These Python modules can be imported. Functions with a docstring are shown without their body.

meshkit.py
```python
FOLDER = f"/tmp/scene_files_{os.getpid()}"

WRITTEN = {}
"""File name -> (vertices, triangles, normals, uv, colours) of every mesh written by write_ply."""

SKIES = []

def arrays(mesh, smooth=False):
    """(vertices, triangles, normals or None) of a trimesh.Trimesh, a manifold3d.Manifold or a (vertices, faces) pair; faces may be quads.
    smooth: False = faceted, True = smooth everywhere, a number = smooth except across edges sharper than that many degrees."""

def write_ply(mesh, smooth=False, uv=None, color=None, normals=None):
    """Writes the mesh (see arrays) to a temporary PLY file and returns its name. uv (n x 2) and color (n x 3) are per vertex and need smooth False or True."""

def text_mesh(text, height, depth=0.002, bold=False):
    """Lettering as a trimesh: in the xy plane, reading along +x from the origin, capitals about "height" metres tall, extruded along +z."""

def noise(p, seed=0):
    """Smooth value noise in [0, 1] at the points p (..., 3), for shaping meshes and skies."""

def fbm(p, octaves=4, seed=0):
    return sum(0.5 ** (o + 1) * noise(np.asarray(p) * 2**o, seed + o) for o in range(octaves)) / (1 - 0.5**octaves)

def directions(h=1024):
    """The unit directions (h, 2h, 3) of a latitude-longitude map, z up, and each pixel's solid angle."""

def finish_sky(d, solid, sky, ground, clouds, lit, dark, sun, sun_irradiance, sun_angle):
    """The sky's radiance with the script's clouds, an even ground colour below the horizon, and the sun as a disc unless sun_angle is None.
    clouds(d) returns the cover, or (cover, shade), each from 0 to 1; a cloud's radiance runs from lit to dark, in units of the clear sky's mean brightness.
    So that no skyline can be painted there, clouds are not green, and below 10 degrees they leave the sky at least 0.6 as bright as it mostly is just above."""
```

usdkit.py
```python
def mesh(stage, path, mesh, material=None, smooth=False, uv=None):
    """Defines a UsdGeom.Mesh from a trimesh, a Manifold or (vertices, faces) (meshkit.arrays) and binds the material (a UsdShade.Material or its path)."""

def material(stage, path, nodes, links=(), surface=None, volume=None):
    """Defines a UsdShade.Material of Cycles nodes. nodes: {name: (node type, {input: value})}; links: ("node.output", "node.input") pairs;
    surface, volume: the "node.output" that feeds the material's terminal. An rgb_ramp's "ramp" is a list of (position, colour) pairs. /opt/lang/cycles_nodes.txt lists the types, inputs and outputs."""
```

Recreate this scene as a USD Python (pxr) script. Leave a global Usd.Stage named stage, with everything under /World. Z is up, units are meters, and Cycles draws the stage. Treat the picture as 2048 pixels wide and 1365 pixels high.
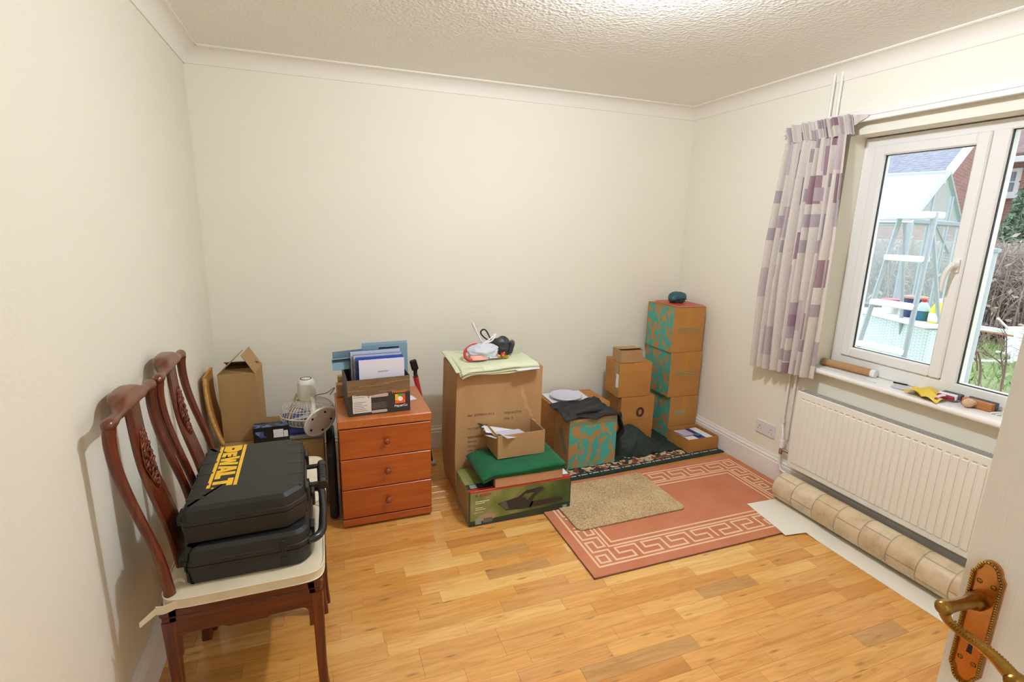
import math, random
import numpy as np
import trimesh
import shapely.geometry as sg
import shapely.ops as so
from shapely import affinity
import meshkit, usdkit
from pxr import Usd, UsdGeom, UsdLux, UsdShade, Gf, Sdf

stage = Usd.Stage.CreateInMemory()
UsdGeom.SetStageUpAxis(stage, UsdGeom.Tokens.z)
UsdGeom.SetStageMetersPerUnit(stage, 1.0)
UsdGeom.Xform.Define(stage, '/World')
stage.SetDefaultPrim(stage.GetPrimAtPath('/World'))
UsdGeom.Scope.Define(stage, '/World/Looks')
rng = random.Random(7)
nrng = np.random.default_rng(11)
PI = math.pi

# ------------------------------------------------------------------ camera
F_PX, YAW, PITCH, ROLL = 1021.51, 0.3596, 0.2230, 0.0242
CAM = np.array([0.6103, -3.3164, 1.5399])
fw = np.array([math.sin(YAW)*math.cos(PITCH), math.cos(YAW)*math.cos(PITCH), -math.sin(PITCH)])
r0 = np.array([math.cos(YAW), -math.sin(YAW), 0.0])
u0 = np.cross(r0, fw)
rt = math.cos(ROLL)*r0 + math.sin(ROLL)*u0
upv = -math.sin(ROLL)*r0 + math.cos(ROLL)*u0
cam = UsdGeom.Camera.Define(stage, '/World/camera')
cam.AddTransformOp().Set(Gf.Matrix4d(*rt, 0, *upv, 0, *(-fw), 0, *CAM, 1))
cam.CreateHorizontalApertureAttr(36.0)
cam.CreateVerticalApertureAttr(36.0*1365/2048)
cam.CreateFocalLengthAttr(36.0*F_PX/2048)
cam.CreateClippingRangeAttr(Gf.Vec2f(0.05, 200))
EXPOSURE = 0.0
cam.CreateExposureAttr(EXPOSURE)

# ------------------------------------------------------------------ light
sky = UsdLux.DomeLight.Define(stage, '/World/sky')          # plain overcast winter sky
sky.CreateColorAttr(Gf.Vec3f(0.92, 0.97, 1.07))
sky.CreateIntensityAttr(0.85)
LAMP_POS = (1.72, -1.80, 2.335)
LAMP_R, LAMP_POWER = 0.045, 58.0                                     # the room's ceiling bulb
lamp = UsdLux.SphereLight.Define(stage, '/World/ceiling_bulb_light')
lamp.AddTranslateOp().Set(Gf.Vec3d(*LAMP_POS))
lamp.CreateRadiusAttr(LAMP_R)
lamp.CreateColorAttr(Gf.Vec3f(0.925, 1.0, 1.16))
lamp.CreateIntensityAttr(LAMP_POWER / (4*PI*LAMP_R**2*PI))
lamp.CreateNormalizeAttr(False)

# ------------------------------------------------------------------ helpers: colour and materials
def S(*c):
    """sRGB 0-255 to linear."""
    c = np.array(c, float)/255
    return tuple(np.where(c <= 0.04045, c/12.92, ((c+0.055)/1.055)**2.4))

MATS = {}
def mat(name, col, rough=0.5, metal=0.0, col2=None, nscale=6.0, stretch=(1, 1, 1), ndetail=4, bump=0.0, bscale=60.0, bdist=0.002, **kw):
    """A principled material; col2 = second colour mixed in by noise; bump = fine relief."""
    n = {'p': ('principled_bsdf', {'base_color': col, 'roughness': rough, 'metallic': metal, **kw})}
    l = []
    if col2 is not None or bump:
        n['tc'] = ('texture_coordinate', {})
    if col2 is not None:
        n['map'] = ('mapping', {'scale': tuple(stretch)})
        n['nz'] = ('noise_texture', {'scale': nscale, 'detail': ndetail, 'roughness': 0.6})
        n['rp'] = ('rgb_ramp', {'ramp': [(0.3, col), (0.7, col2)]})
        l += [('tc.object', 'map.vector'), ('map.vector', 'nz.vector'), ('nz.fac', 'rp.fac'), ('rp.color', 'p.base_color')]
    if bump:
        n['bn'] = ('noise_texture', {'scale': bscale, 'detail': 3})
        n['bp'] = ('bump', {'strength': bump, 'distance': bdist})
        l += [('tc.object', 'bn.vector'), ('bn.fac', 'bp.height'), ('bp.normal', 'p.normal')]
    m = usdkit.material(stage, '/World/Looks/'+name, n, l, surface='p.BSDF')
    MATS[name] = m
    return m

def wood(name, c1, c2, c3, axis='x', scale=1.0, rough=0.4, coat=0.0, offset=(0, 0, 0), island=False, tone=0.0):
    st = {'x': (1.3, 16, 16), 'y': (16, 1.3, 16), 'z': (16, 16, 1.3)}[axis]
    st = tuple(s*scale for s in st)
    n = {'tc': ('texture_coordinate', {}), 'map': ('mapping', {'scale': st, 'location': offset}),
         'n1': ('noise_texture', {'scale': 2.2, 'detail': 6, 'roughness': 0.65, 'distortion': 0.6}),
         'n2': ('noise_texture', {'scale': 14.0, 'detail': 3}),
         'm': ('math', {'math_type': 'multiply_add', 'value2': 0.22}),
         'rp': ('rgb_ramp', {'ramp': [(0.25, c1), (0.55, c2), (0.85, c3)]}),
         'bp': ('bump', {'strength': 0.08, 'distance': 0.001}),
         'p': ('principled_bsdf', {'roughness': rough, 'coat_weight': coat, 'coat_roughness': 0.25})}
    l = [('tc.object', 'map.vector'), ('map.vector', 'n1.vector'), ('map.vector', 'n2.vector'), ('n2.fac', 'm.value1'),
         ('n1.fac', 'm.value3'), ('m.value', 'rp.fac'), ('n1.fac', 'bp.height'), ('bp.normal', 'p.normal')]
    if island:
        n['g'] = ('geometry', {})
        n['h'] = ('hsv', {'saturation': 1.0})
        n['mr'] = ('map_range', {'from_min': 0, 'from_max': 1, 'to_min': 0.8, 'to_max': 1.2})
        l += [('g.random_per_island', 'mr.value'), ('mr.result', 'h.value'), ('rp.color', 'h.color'), ('h.color', 'p.base_color')]
    else:
        l.append(('rp.color', 'p.base_color'))
    m = usdkit.material(stage, '/World/Looks/'+name, n, l, surface='p.BSDF')
    MATS[name] = m
    return m

# ------------------------------------------------------------------ helpers: meshes
def chamfer_pts(sx, sy, sz, c):
    hx, hy, hz = sx/2, sy/2, sz/2
    c = min(c, hx*0.98, hy*0.98, hz*0.98)
    P = []
    for a in (-1, 1):
        for b in (-1, 1):
            for d in (-1, 1):
                P += [(a*(hx-c), b*(hy-c), d*hz), (a*(hx-c), b*hy, d*(hz-c)), (a*hx, b*(hy-c), d*(hz-c))]
    return np.array(P)

def rotm(rx=0, ry=0, rz=0):
    return trimesh.transformations.euler_matrix(rx, ry, rz, 'sxyz')

def hull(P):
    return trimesh.Trimesh(vertices=np.asarray(P, float)).convex_hull

def cb(size, center, c=0.002, rot=(0, 0, 0)):
    """Chamfered box."""
    m = hull(chamfer_pts(*size, c))
    if any(rot):
        m.apply_transform(rotm(*rot))
    m.apply_translation(center)
    return m

def bx(x0, x1, y0, y1, z0, z1, c=0.0015):
    return cb((x1-x0, y1-y0, z1-z0), ((x0+x1)/2, (y0+y1)/2, (z0+z1)/2), c)

def rbox(size, center, r, n=3, rot=(0, 0, 0)):
    """Box with round edges: hull of eight small spheres."""
    s = trimesh.creation.icosphere(subdivisions=2 if n > 2 else 1, radius=r).vertices
    h = np.array(size)/2 - r
    P = np.vstack([s + np.array([a, b, d])*h for a in (-1, 1) for b in (-1, 1) for d in (-1, 1)])
    m = hull(P)
    if any(rot):
        m.apply_transform(rotm(*rot))
    m.apply_translation(center)
    return m

def join(*ms):
    f = []
    for m in ms:
        f += list(m) if isinstance(m, (list, tuple)) else [m]
    return trimesh.util.concatenate(f)

def sweep(pts, sections, caps=True):
    """Loft: sections = list of (n,3) rings."""
    n = len(sections[0])
    V = np.vstack(sections)
    F = []
    for i in range(len(sections)-1):
        for j in range(n):
            a, b = i*n+j, i*n+(j+1) % n
            F += [(a, b, b+n), (a, b+n, a+n)]
    if caps:
        for base, flip in ((0, True), ((len(sections)-1)*n, False)):
            c = len(V)
            V = np.vstack([V, sections[0 if flip else -1].mean(0)])
            for j in range(n):
                a, b = base+j, base+(j+1) % n
                F.append((c, b, a) if flip else (c, a, b))
    m = trimesh.Trimesh(V, F, process=False)
    m.fix_normals()
    return m

def tube(pts, r, n=8, squash=None):
    """Round (or oval: squash=(a,b) of radius along normal/binormal) tube along a path."""
    P = np.asarray(pts, float)
    R = np.full(len(P), r) if np.ndim(r) == 0 else np.asarray(r, float)
    T = np.gradient(P, axis=0)
    T /= np.linalg.norm(T, axis=1, keepdims=True)+1e-12
    ref = np.array([0, 0, 1.0]) if abs(T[0][2]) < 0.9 else np.array([1.0, 0, 0])
    N = ref - T[0]*(ref@T[0]); N /= np.linalg.norm(N)
    secs = []
    for i in range(len(P)):
        N = N - T[i]*(N@T[i]); N /= np.linalg.norm(N)
        B = np.cross(T[i], N)
        a = np.linspace(0, 2*PI, n, endpoint=False)
        sa, sb = squash or (1, 1)
        secs.append(P[i] + R[i]*(np.cos(a)[:, None]*N*sa + np.sin(a)[:, None]*B*sb))
    return sweep(P, secs)

def spline(pts, n=20):
    from scipy.interpolate import PchipInterpolator, CubicSpline
    P = np.asarray(pts, float)
    t = np.r_[0, np.cumsum(np.linalg.norm(np.diff(P, axis=0), axis=1))]
    return CubicSpline(t, P)(np.linspace(0, t[-1], n))

def lathe(profile, n=24, center=(0, 0, 0), rot=None):
    """profile [(r,z)] turned about z."""
    a = np.linspace(0, 2*PI, n, endpoint=False)
    secs = [np.stack([max(r, 1e-5)*np.cos(a), max(r, 1e-5)*np.sin(a), np.full(n, z)], 1) for r, z in profile]
    m = sweep(None, secs)
    if rot is not None:
        m.apply_transform(rot if np.shape(rot) == (4, 4) else rotm(*rot))
    m.apply_translation(center)
    return m

def prism(poly, h, z0=0.0):
    p = poly if hasattr(poly, 'geom_type') else sg.Polygon(poly)
    gs = [g for g in getattr(p, 'geoms', [p]) if g.geom_type == 'Polygon' and g.area > 1e-9]
    m = join([trimesh.creation.extrude_polygon(g, h, engine='earcut') for g in gs])
    m.apply_translation((0, 0, z0))
    return m

def frame_m(o, u, v):
    """4x4: local x -> u, y -> v, z -> u x v, origin o."""
    u = np.array(u, float); u /= np.linalg.norm(u)
    v = np.array(v, float); v -= u*(u@v); v /= np.linalg.norm(v)
    M = np.eye(4); M[:3, 0] = u; M[:3, 1] = v; M[:3, 2] = np.cross(u, v); M[:3, 3] = o
    return M

def on(m, o, u, v):
    m = m.copy(); m.apply_transform(frame_m(o, u, v)); return m

def lettering(text, h, o, u, v, depth=0.0004, bold=False):
    return on(meshkit.text_mesh(text, h, depth, bold), o, u, v)

def align(d, o=(0, 0, 0)):
    """4x4 that turns +z to direction d and moves to o."""
    M = trimesh.geometry.align_vectors([0, 0, 1], np.array(d, float)/np.linalg.norm(d))
    M[:3, 3] = o
    return M

def sheet(fn, nu, nv, thick=0.002, uvscale=(1, 1)):
    """Cloth-like slab: fn(u,v arrays) -> xyz; returns (mesh, uv)."""
    u, v = np.meshgrid(np.linspace(0, 1, nu), np.linspace(0, 1, nv))
    P = np.asarray(fn(u, v), float)
    if P.shape[0] == 3:
        P = np.moveaxis(P, 0, -1)
    du, dv = np.gradient(P, axis=1), np.gradient(P, axis=0)
    N = np.cross(du, dv); N /= np.linalg.norm(N, axis=-1, keepdims=True)+1e-12
    A, B = P+N*thick/2, P-N*thick/2
    V = np.vstack([A.reshape(-1, 3), B.reshape(-1, 3)])
    idx = np.arange(nu*nv).reshape(nv, nu); k = nu*nv
    F = []
    q = np.stack([idx[:-1, :-1], idx[:-1, 1:], idx[1:, 1:], idx[1:, :-1]], -1).reshape(-1, 4)
    F += [q[:, [0, 1, 2]], q[:, [0, 2, 3]], q[:, [2, 1, 0]]+k, q[:, [3, 2, 0]]+k]
    loop = np.r_[idx[0, :], idx[1:, -1], idx[-1, -2::-1], idx[-2:0:-1, 0]]
    a, b = loop, np.roll(loop, -1)
    F += [np.stack([b, a, a+k], 1), np.stack([b, a+k, b+k], 1)]
    m = trimesh.Trimesh(V, np.vstack(F), process=False)
    uv = np.stack([u.ravel()*uvscale[0], v.ravel()*uvscale[1]], 1)
    return m, np.vstack([uv, uv])

def blob(size, center, seed, amp=0.18, freq=3.0, sub=4, flat=True, fold=0.0):
    m = trimesh.creation.icosphere(subdivisions=sub)
    v = m.vertices
    d = meshkit.fbm(v*freq*0.5+seed*7.3+10, 4, seed)-0.5
    v = v*(1+amp*2*d[:, None])
    if fold:
        v = v*(1+fold*np.sin((v[:, 0]*6+v[:, 1]*4+d*9))[:, None])
    v = v*np.array(size)/2
    if flat:
        v[:, 2] = np.maximum(v[:, 2], -size[2]*0.36)
    m.vertices = v+np.array(center)
    return m

# ------------------------------------------------------------------ helpers: the scene tree
COUNT = {}
def numbered(parent, name):
    k = parent+'/'+name
    n = COUNT.get(k, 0); COUNT[k] = n+1
    return k if n == 0 else f'{k}_{n:03d}'

def tag(p, label=None, cat=None, group=None, kind=None):
    for k, v in (('label', label), ('category', cat), ('group', group), ('kind', kind)):
        if v:
            p.SetCustomDataByKey(k, v)
    return p

def thing(name, label=None, cat=None, loc=(0, 0, 0), rz=0.0, group=None, kind=None):
    x = UsdGeom.Xform.Define(stage, numbered('/World', name))
    x.AddTranslateOp().Set(Gf.Vec3d(*map(float, loc)))
    if rz:
        x.AddRotateZOp().Set(math.degrees(rz))
    return tag(x.GetPrim(), label, cat, group, kind)

def part(parent, name, m, material, smooth=False, label=None, uv=None, kind=None):
    if isinstance(m, (list, tuple)):
        m = join(*m)
    path = numbered(str(parent.GetPath()) if parent is not None else '/World', name)
    g = usdkit.mesh(stage, path, m, material, smooth, uv)
    return tag(g.GetPrim(), label, kind=kind)

def parts(parent, name, ms, material, smooth=False, label=None):
    return [part(parent, name, m, material, smooth, label) for m in ms]

def single(name, m, material, label, cat, smooth=False, group=None, kind=None, uv=None):
    p = part(None, name, m, material, smooth, uv=uv)
    return tag(p, label, cat, group, kind)

def struct(name, m, material, smooth=False, label=None):
    return tag(part(None, name, m, material, smooth), label, kind='structure')

# ------------------------------------------------------------------ materials
WALL = mat('wall_paint', S(244, 239, 221), 0.75, bump=0.25, bscale=55, bdist=0.002)
WALLR = mat('wall_paper', S(235, 229, 210), 0.7, bump=0.6, bscale=32, bdist=0.003)  # left wallpaper; shade put into the base colour to offset strong light there
CEIL = usdkit.material(stage, '/World/Looks/artex', {
    'tc': ('texture_coordinate', {}), 'v': ('voronoi_texture', {'feature': 'smooth_f1', 'scale': 75.0, 'smoothness': 0.6}),
    'n': ('noise_texture', {'scale': 40.0, 'detail': 3}), 'a': ('math', {'math_type': 'add'}),
    'b': ('bump', {'strength': 0.55, 'distance': 0.004}), 'p': ('principled_bsdf', {'base_color': S(247, 244, 234), 'roughness': 0.6})},
    [('tc.object', 'v.vector'), ('tc.object', 'n.vector'), ('v.distance', 'a.value1'), ('n.fac', 'a.value2'), ('a.value', 'b.height'), ('b.normal', 'p.normal')], surface='p.BSDF')
TRIM = mat('white_gloss_paint', S(244, 240, 232), 0.3)
COVE = mat('cove_paint', S(243, 237, 224), 0.55)
UPVC = mat('white_upvc', S(243, 240, 233), 0.28)
RADW = mat('radiator_enamel', S(244, 240, 226), 0.3)
DARKGAP = mat('dark_recess', S(28, 26, 25), 0.7)
GREYMET = mat('grille_metal', S(178, 174, 164), 0.45)
CHROME = mat('chrome', S(200, 196, 190), 0.25, 1.0)
SOCK = mat('socket_plastic', S(232, 228, 224), 0.35)
CARD = mat('cardboard', S(186, 146, 98), 0.8, col2=S(172, 131, 86), nscale=5, stretch=(1, 1, 0.25), bump=0.15, bscale=90)
CARD2 = mat('cardboard_dull', S(176, 142, 92), 0.8, col2=S(162, 127, 80), nscale=5, stretch=(1, 1, 0.25), bump=0.15, bscale=90)
CARD3 = mat('cardboard_warm', S(188, 132, 66), 0.78, col2=S(172, 117, 54), nscale=6, stretch=(0.3, 1, 1), bump=0.15, bscale=90)
CARDIN = mat('cardboard_inner', S(172, 128, 86), 0.85, col2=S(158, 114, 74), nscale=6)
TAPE = mat('parcel_tape', S(168, 134, 92), 0.25)
CLEARTAPE = mat('clear_tape', S(198, 160, 112), 0.25, col2=S(182, 142, 94), nscale=20)
PAPER = mat('white_paper', S(238, 238, 238), 0.65)
PAPERW = mat('cream_paper', S(226, 220, 206), 0.7)
INK = mat('black_ink', S(66, 50, 38), 0.7)
BLACKP = mat('black_plastic', S(25, 25, 24), 0.45, bump=0.2, bscale=260, bdist=0.0008)
BLACKS = mat('black_smooth', S(24, 24, 25), 0.3)
YEL = mat('yellow_print', S(247, 193, 32), 0.45)
ROSE = wood('rosewood', S(46, 13, 4), S(84, 29, 9), S(124, 54, 20), 'z', 1.4, 0.3, 0.3)
ROSEY = wood('rosewood_cross', S(56, 19, 6), S(96, 41, 16), S(130, 68, 32), 'y', 1.4, 0.3, 0.3)
ROSEX = wood('rosewood_rail', S(44, 13, 4), S(78, 27, 9), S(112, 48, 18), 'x', 1.4, 0.3, 0.3)
CUSH = mat('cream_leatherette', S(214, 200, 166), 0.42, col2=S(228, 216, 186), nscale=5, bump=0.25, bscale=40, bdist=0.003)
PIPING = mat('cream_piping', S(226, 212, 186), 0.4)
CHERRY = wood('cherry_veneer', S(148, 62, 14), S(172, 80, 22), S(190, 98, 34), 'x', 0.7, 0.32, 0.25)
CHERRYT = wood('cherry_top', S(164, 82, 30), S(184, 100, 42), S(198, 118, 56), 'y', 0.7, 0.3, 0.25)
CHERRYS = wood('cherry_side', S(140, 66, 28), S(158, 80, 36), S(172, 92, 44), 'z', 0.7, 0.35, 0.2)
KNOB = mat('cherry_knob', S(140, 70, 38), 0.3)
BRASS = mat('aged_brass', S(176, 136, 66), 0.3, 1.0, col2=S(138, 104, 50), nscale=30)
BRASSPL = mat('brass_plate', S(214, 150, 84), 0.22, 1.0, col2=S(190, 122, 62), nscale=12)
DOORW = usdkit.material(stage, '/World/Looks/embossed_door', {
    'tc': ('texture_coordinate', {}), 'm': ('mapping', {'scale': (90, 90, 5)}), 'n': ('noise_texture', {'scale': 2.6, 'detail': 4, 'distortion': 0.5}),
    'b': ('bump', {'strength': 0.35, 'distance': 0.001}), 'p': ('principled_bsdf', {'base_color': S(240, 236, 228), 'roughness': 0.4})},
    [('tc.object', 'm.vector'), ('m.vector', 'n.vector'), ('n.fac', 'b.height'), ('b.normal', 'p.normal')], surface='p.BSDF')
GLASS = usdkit.material(stage, '/World/Looks/window_glass', {
    't': ('transparent_bsdf', {'color': (0.97, 0.985, 0.98)}), 'g': ('glossy_bsdf', {'color': (1, 1, 1), 'roughness': 0.01}),
    'f': ('fresnel', {'IOR': 1.35}), 'm': ('mix_closure', {})},
    [('f.fac', 'm.fac'), ('t.BSDF', 'm.closure1'), ('g.BSDF', 'm.closure2')], surface='m.closure')
GASKET = mat('black_gasket', S(40, 40, 44), 0.6)

def blob_print(name, base, ink, scale, thr):
    """Card printed with rounded flat blobs of ink."""
    return usdkit.material(stage, '/World/Looks/'+name, {
        'tc': ('texture_coordinate', {}), 'mp': ('mapping', {'rotation': (0.5, 0.4, 0.6), 'scale': (1, 1.0, 0.62)}),
        'nz': ('noise_texture', {'scale': scale, 'detail': 0.6, 'roughness': 0.4, 'distortion': 0.5}),
        'lt': ('map_range', {'from_min': thr-0.012, 'from_max': thr+0.012, 'to_min': 0, 'to_max': 1, 'clamp': True}),
        'mx': ('mix', {'color1': base, 'color2': ink}), 'p': ('principled_bsdf', {'roughness': 0.7})},
        [('tc.object', 'mp.vector'), ('mp.vector', 'nz.vector'), ('nz.fac', 'lt.value'), ('lt.result', 'mx.fac'), ('mx.color', 'p.base_color')], surface='p.BSDF')
TEAL = blob_print('teal_print', S(182, 134, 78), S(74, 168, 152), 30.0, 0.47)

# ================================================================== THE ROOM
W, H, D = 3.248, 2.40, -3.62
COVEH = 0.08
# floor: base slab + oak strips
floor = thing('floor', kind='structure')
OAKC = [((200, 134, 58), (220, 156, 78), (232, 172, 94)), ((206, 142, 64), (226, 164, 86), (238, 182, 104)), ((190, 122, 50), (212, 144, 66), (224, 160, 82)),
        ((214, 156, 76), (234, 178, 98), (244, 196, 120)), ((196, 132, 62), (214, 152, 80), (226, 168, 96)), ((182, 116, 48), (202, 136, 64), (218, 154, 80)),
        ((206, 138, 58), (224, 160, 78), (236, 174, 94)), ((220, 164, 86), (238, 188, 110), (246, 204, 132)), ((178, 124, 64), (196, 144, 82), (210, 160, 98)), ((202, 138, 62), (222, 160, 80), (234, 176, 98))]
def oak(name, c, off, island=False):
    n = {'tc': ('texture_coordinate', {}), 'map': ('mapping', {'scale': (2.2, 26, 10), 'location': off}),
         'n1': ('noise_texture', {'scale': 1.6, 'detail': 5, 'roughness': 0.6, 'distortion': 1.1}),
         'm2': ('mapping', {'scale': (5, 22, 10), 'location': off}), 'k': ('voronoi_texture', {'scale': 1.0}),
         'kr': ('rgb_ramp', {'ramp': [(0.0, (0.25, 0.25, 0.25)), (0.09, (0.6, 0.6, 0.6)), (0.16, (1, 1, 1))]}),
         'rp': ('rgb_ramp', {'ramp': [(0.28, S(*c[0])), (0.5, S(*c[1])), (0.75, S(*c[2]))]}),
         'mu': ('mix', {'mix_type': 'multiply', 'fac': 0.8}), 'p': ('principled_bsdf', {'roughness': 0.25, 'specular_ior_level': 0.6, 'coat_weight': 0.5, 'coat_roughness': 0.16})}
    l = [('tc.object', 'map.vector'), ('tc.object', 'm2.vector'), ('m2.vector', 'k.vector'), ('k.distance', 'kr.fac'), ('map.vector', 'n1.vector'), ('n1.fac', 'rp.fac'),
         ('rp.color', 'mu.color1'), ('kr.color', 'mu.color2')]
    if island:
        n |= {'g': ('geometry', {}), 'mr': ('map_range', {'to_min': 0.85, 'to_max': 1.12}), 'h': ('hsv', {})}
        l += [('g.random_per_island', 'mr.value'), ('mr.result', 'h.value'), ('mu.color', 'h.color'), ('h.color', 'p.base_color')]
    else:
        l.append(('mu.color', 'p.base_color'))
    return usdkit.material(stage, '/World/Looks/'+name, n, l, surface='p.BSDF')
OAK = [oak(f'oak_{i}', c, (i*3.7, i*5.1, i*1.3)) for i, c in enumerate(OAKC)]
OAKSTUFF = oak('oak_rest', OAKC[0], (0, 0, 0), True)
part(floor, 'subfloor', bx(0, W, D, 0, -0.09, -0.0135, 0.0), mat('subfloor', S(150, 98, 48), 0.8))
PW = 0.0685
rows = int(-D/PW)+1
rest, shown = [], 0
cover = [(0.0, 0.56, -1.36, 0), (0.64, 1.11, -0.82, 0), (1.27, 1.85, -1.0, 0), (1.86, 3.25, -0.75, 0), (1.72, 3.1, -1.5, -0.7)]
for r in range(rows):
    y1 = -r*PW; y0 = max(D, y1-PW)
    x = -rng.random()*0.4
    while x < W:
        L = rng.choice((0.24, 0.3, 0.36, 0.42, 0.48))
        a, b = max(x, 0.0), min(x+L, W)
        x += L
        if b-a < 0.01:
            continue
        m = bx(a+0.0002, b-0.0002, y0+0.0002, y1-0.0002, -0.0135, 0.0, 0.0006)
        cx, cy = (a+b)/2, (y0+y1)/2
        hid = any(a > p-0.02 and b < q+0.02 and cy > s and cy < t for p, q, s, t in cover)
        inview = -2.75 < cy < -0.45 and b > 0.3 and a < 1.9+(cy+2.9)*1.0+0.3
        if inview and not hid and shown < 296:
            shown += 1
            wgt = rng.choices(range(10), (5, 5, 2, 3, 3, 0.7, 5, 1, 0.6, 5))[0]
            part(floor, 'plank', m, OAK[wgt])
        else:
            rest.append(m)
part(floor, 'more_planks', rest, OAKSTUFF, kind='stuff')

struct('ceiling', bx(-0.1, W+0.1, D-0.1, 0.1, H, H+0.1, 0), CEIL)
struct('wall_back', bx(-0.1, W+0.3, 0.0, 0.1, -0.1, H, 0), WALL)
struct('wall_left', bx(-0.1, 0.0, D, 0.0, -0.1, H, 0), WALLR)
# right wall with window opening
WY0, WY1, WZ0, WZ1 = -2.94, -1.262, 0.775, 2.035
WX = W+0.30
struct('wall_right', [bx(W, WX, WY1, 0.1, -0.1, H, 0), bx(W, WX, D, WY0, -0.1, H, 0), bx(W, WX, WY0, WY1, -0.1, WZ0, 0), bx(W, WX, WY0, WY1, WZ1, H, 0)], WALL)
# near wall with doorway
DX0, DX1 = 0.80, 1.59
struct('wall_front', [bx(-0.1, DX0, D-0.1, D, -0.1, H, 0), bx(DX1, WX, D-0.1, D, -0.1, H, 0), bx(DX0, DX1, D-0.1, D, 2.02, H, 0)], WALL)
struct('wall_hallway', bx(-0.4, 2.6, D-1.25, D-1.15, -0.1, H, 0), WALL)
# coving
cp = [(0, 0), (0, -COVEH), (0.006, -COVEH), (0.008, -COVEH+0.006)]
cp += [(COVEH-0.006-(COVEH-0.014)*math.cos(t), -COVEH+0.006+(COVEH-0.014)*math.sin(t)) for t in np.linspace(0, PI/2, 9)][1:]
cp += [(COVEH-0.006, -0.006), (COVEH, -0.006), (COVEH, 0)]
def cove(length, o, along, inward):
    m = prism(cp, length)
    return on(m, o, inward, (0, 0, 1)) if np.allclose(np.cross(inward, (0, 0, 1)), along) else on(m, np.array(o)+np.array(along)*length, inward, (0, 0, 1))
struct('trim_1', cove(W, (0, 0, H), (1, 0, 0), (0, -1, 0)), COVE, 40)
struct('trim_2', cove(-D, (0, 0, H), (0, -1, 0), (1, 0, 0)), COVE, 40)
struct('trim_3', cove(-D, (W, 0, H), (0, -1, 0), (-1, 0, 0)), COVE, 40)
# baseboards: ogee profile
SK = 0.16
sp = [(0, 0), (0.017, 0), (0.017, 0.118), (0.013, 0.124), (0.013, 0.129), (0.016, 0.134), (0.012, 0.141), (0.007, 0.147), (0.008, 0.153), (0.005, SK), (0, SK)]
def skirt(length, o, along, inward):
    m = prism(sp, length)
    return on(m, o, inward, (0, 0, 1)) if np.allclose(np.cross(inward, (0, 0, 1)), along) else on(m, np.array(o)+np.array(along)*length, inward, (0, 0, 1))
struct('baseboard_back', skirt(W, (0, 0, 0), (1, 0, 0), (0, -1, 0)), TRIM)
struct('baseboard_left', skirt(-D, (0, 0, 0), (0, -1, 0), (1, 0, 0)), TRIM)
struct('baseboard_right', skirt(-D, (W, 0, 0), (0, -1, 0), (-1, 0, 0)), TRIM)

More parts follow.
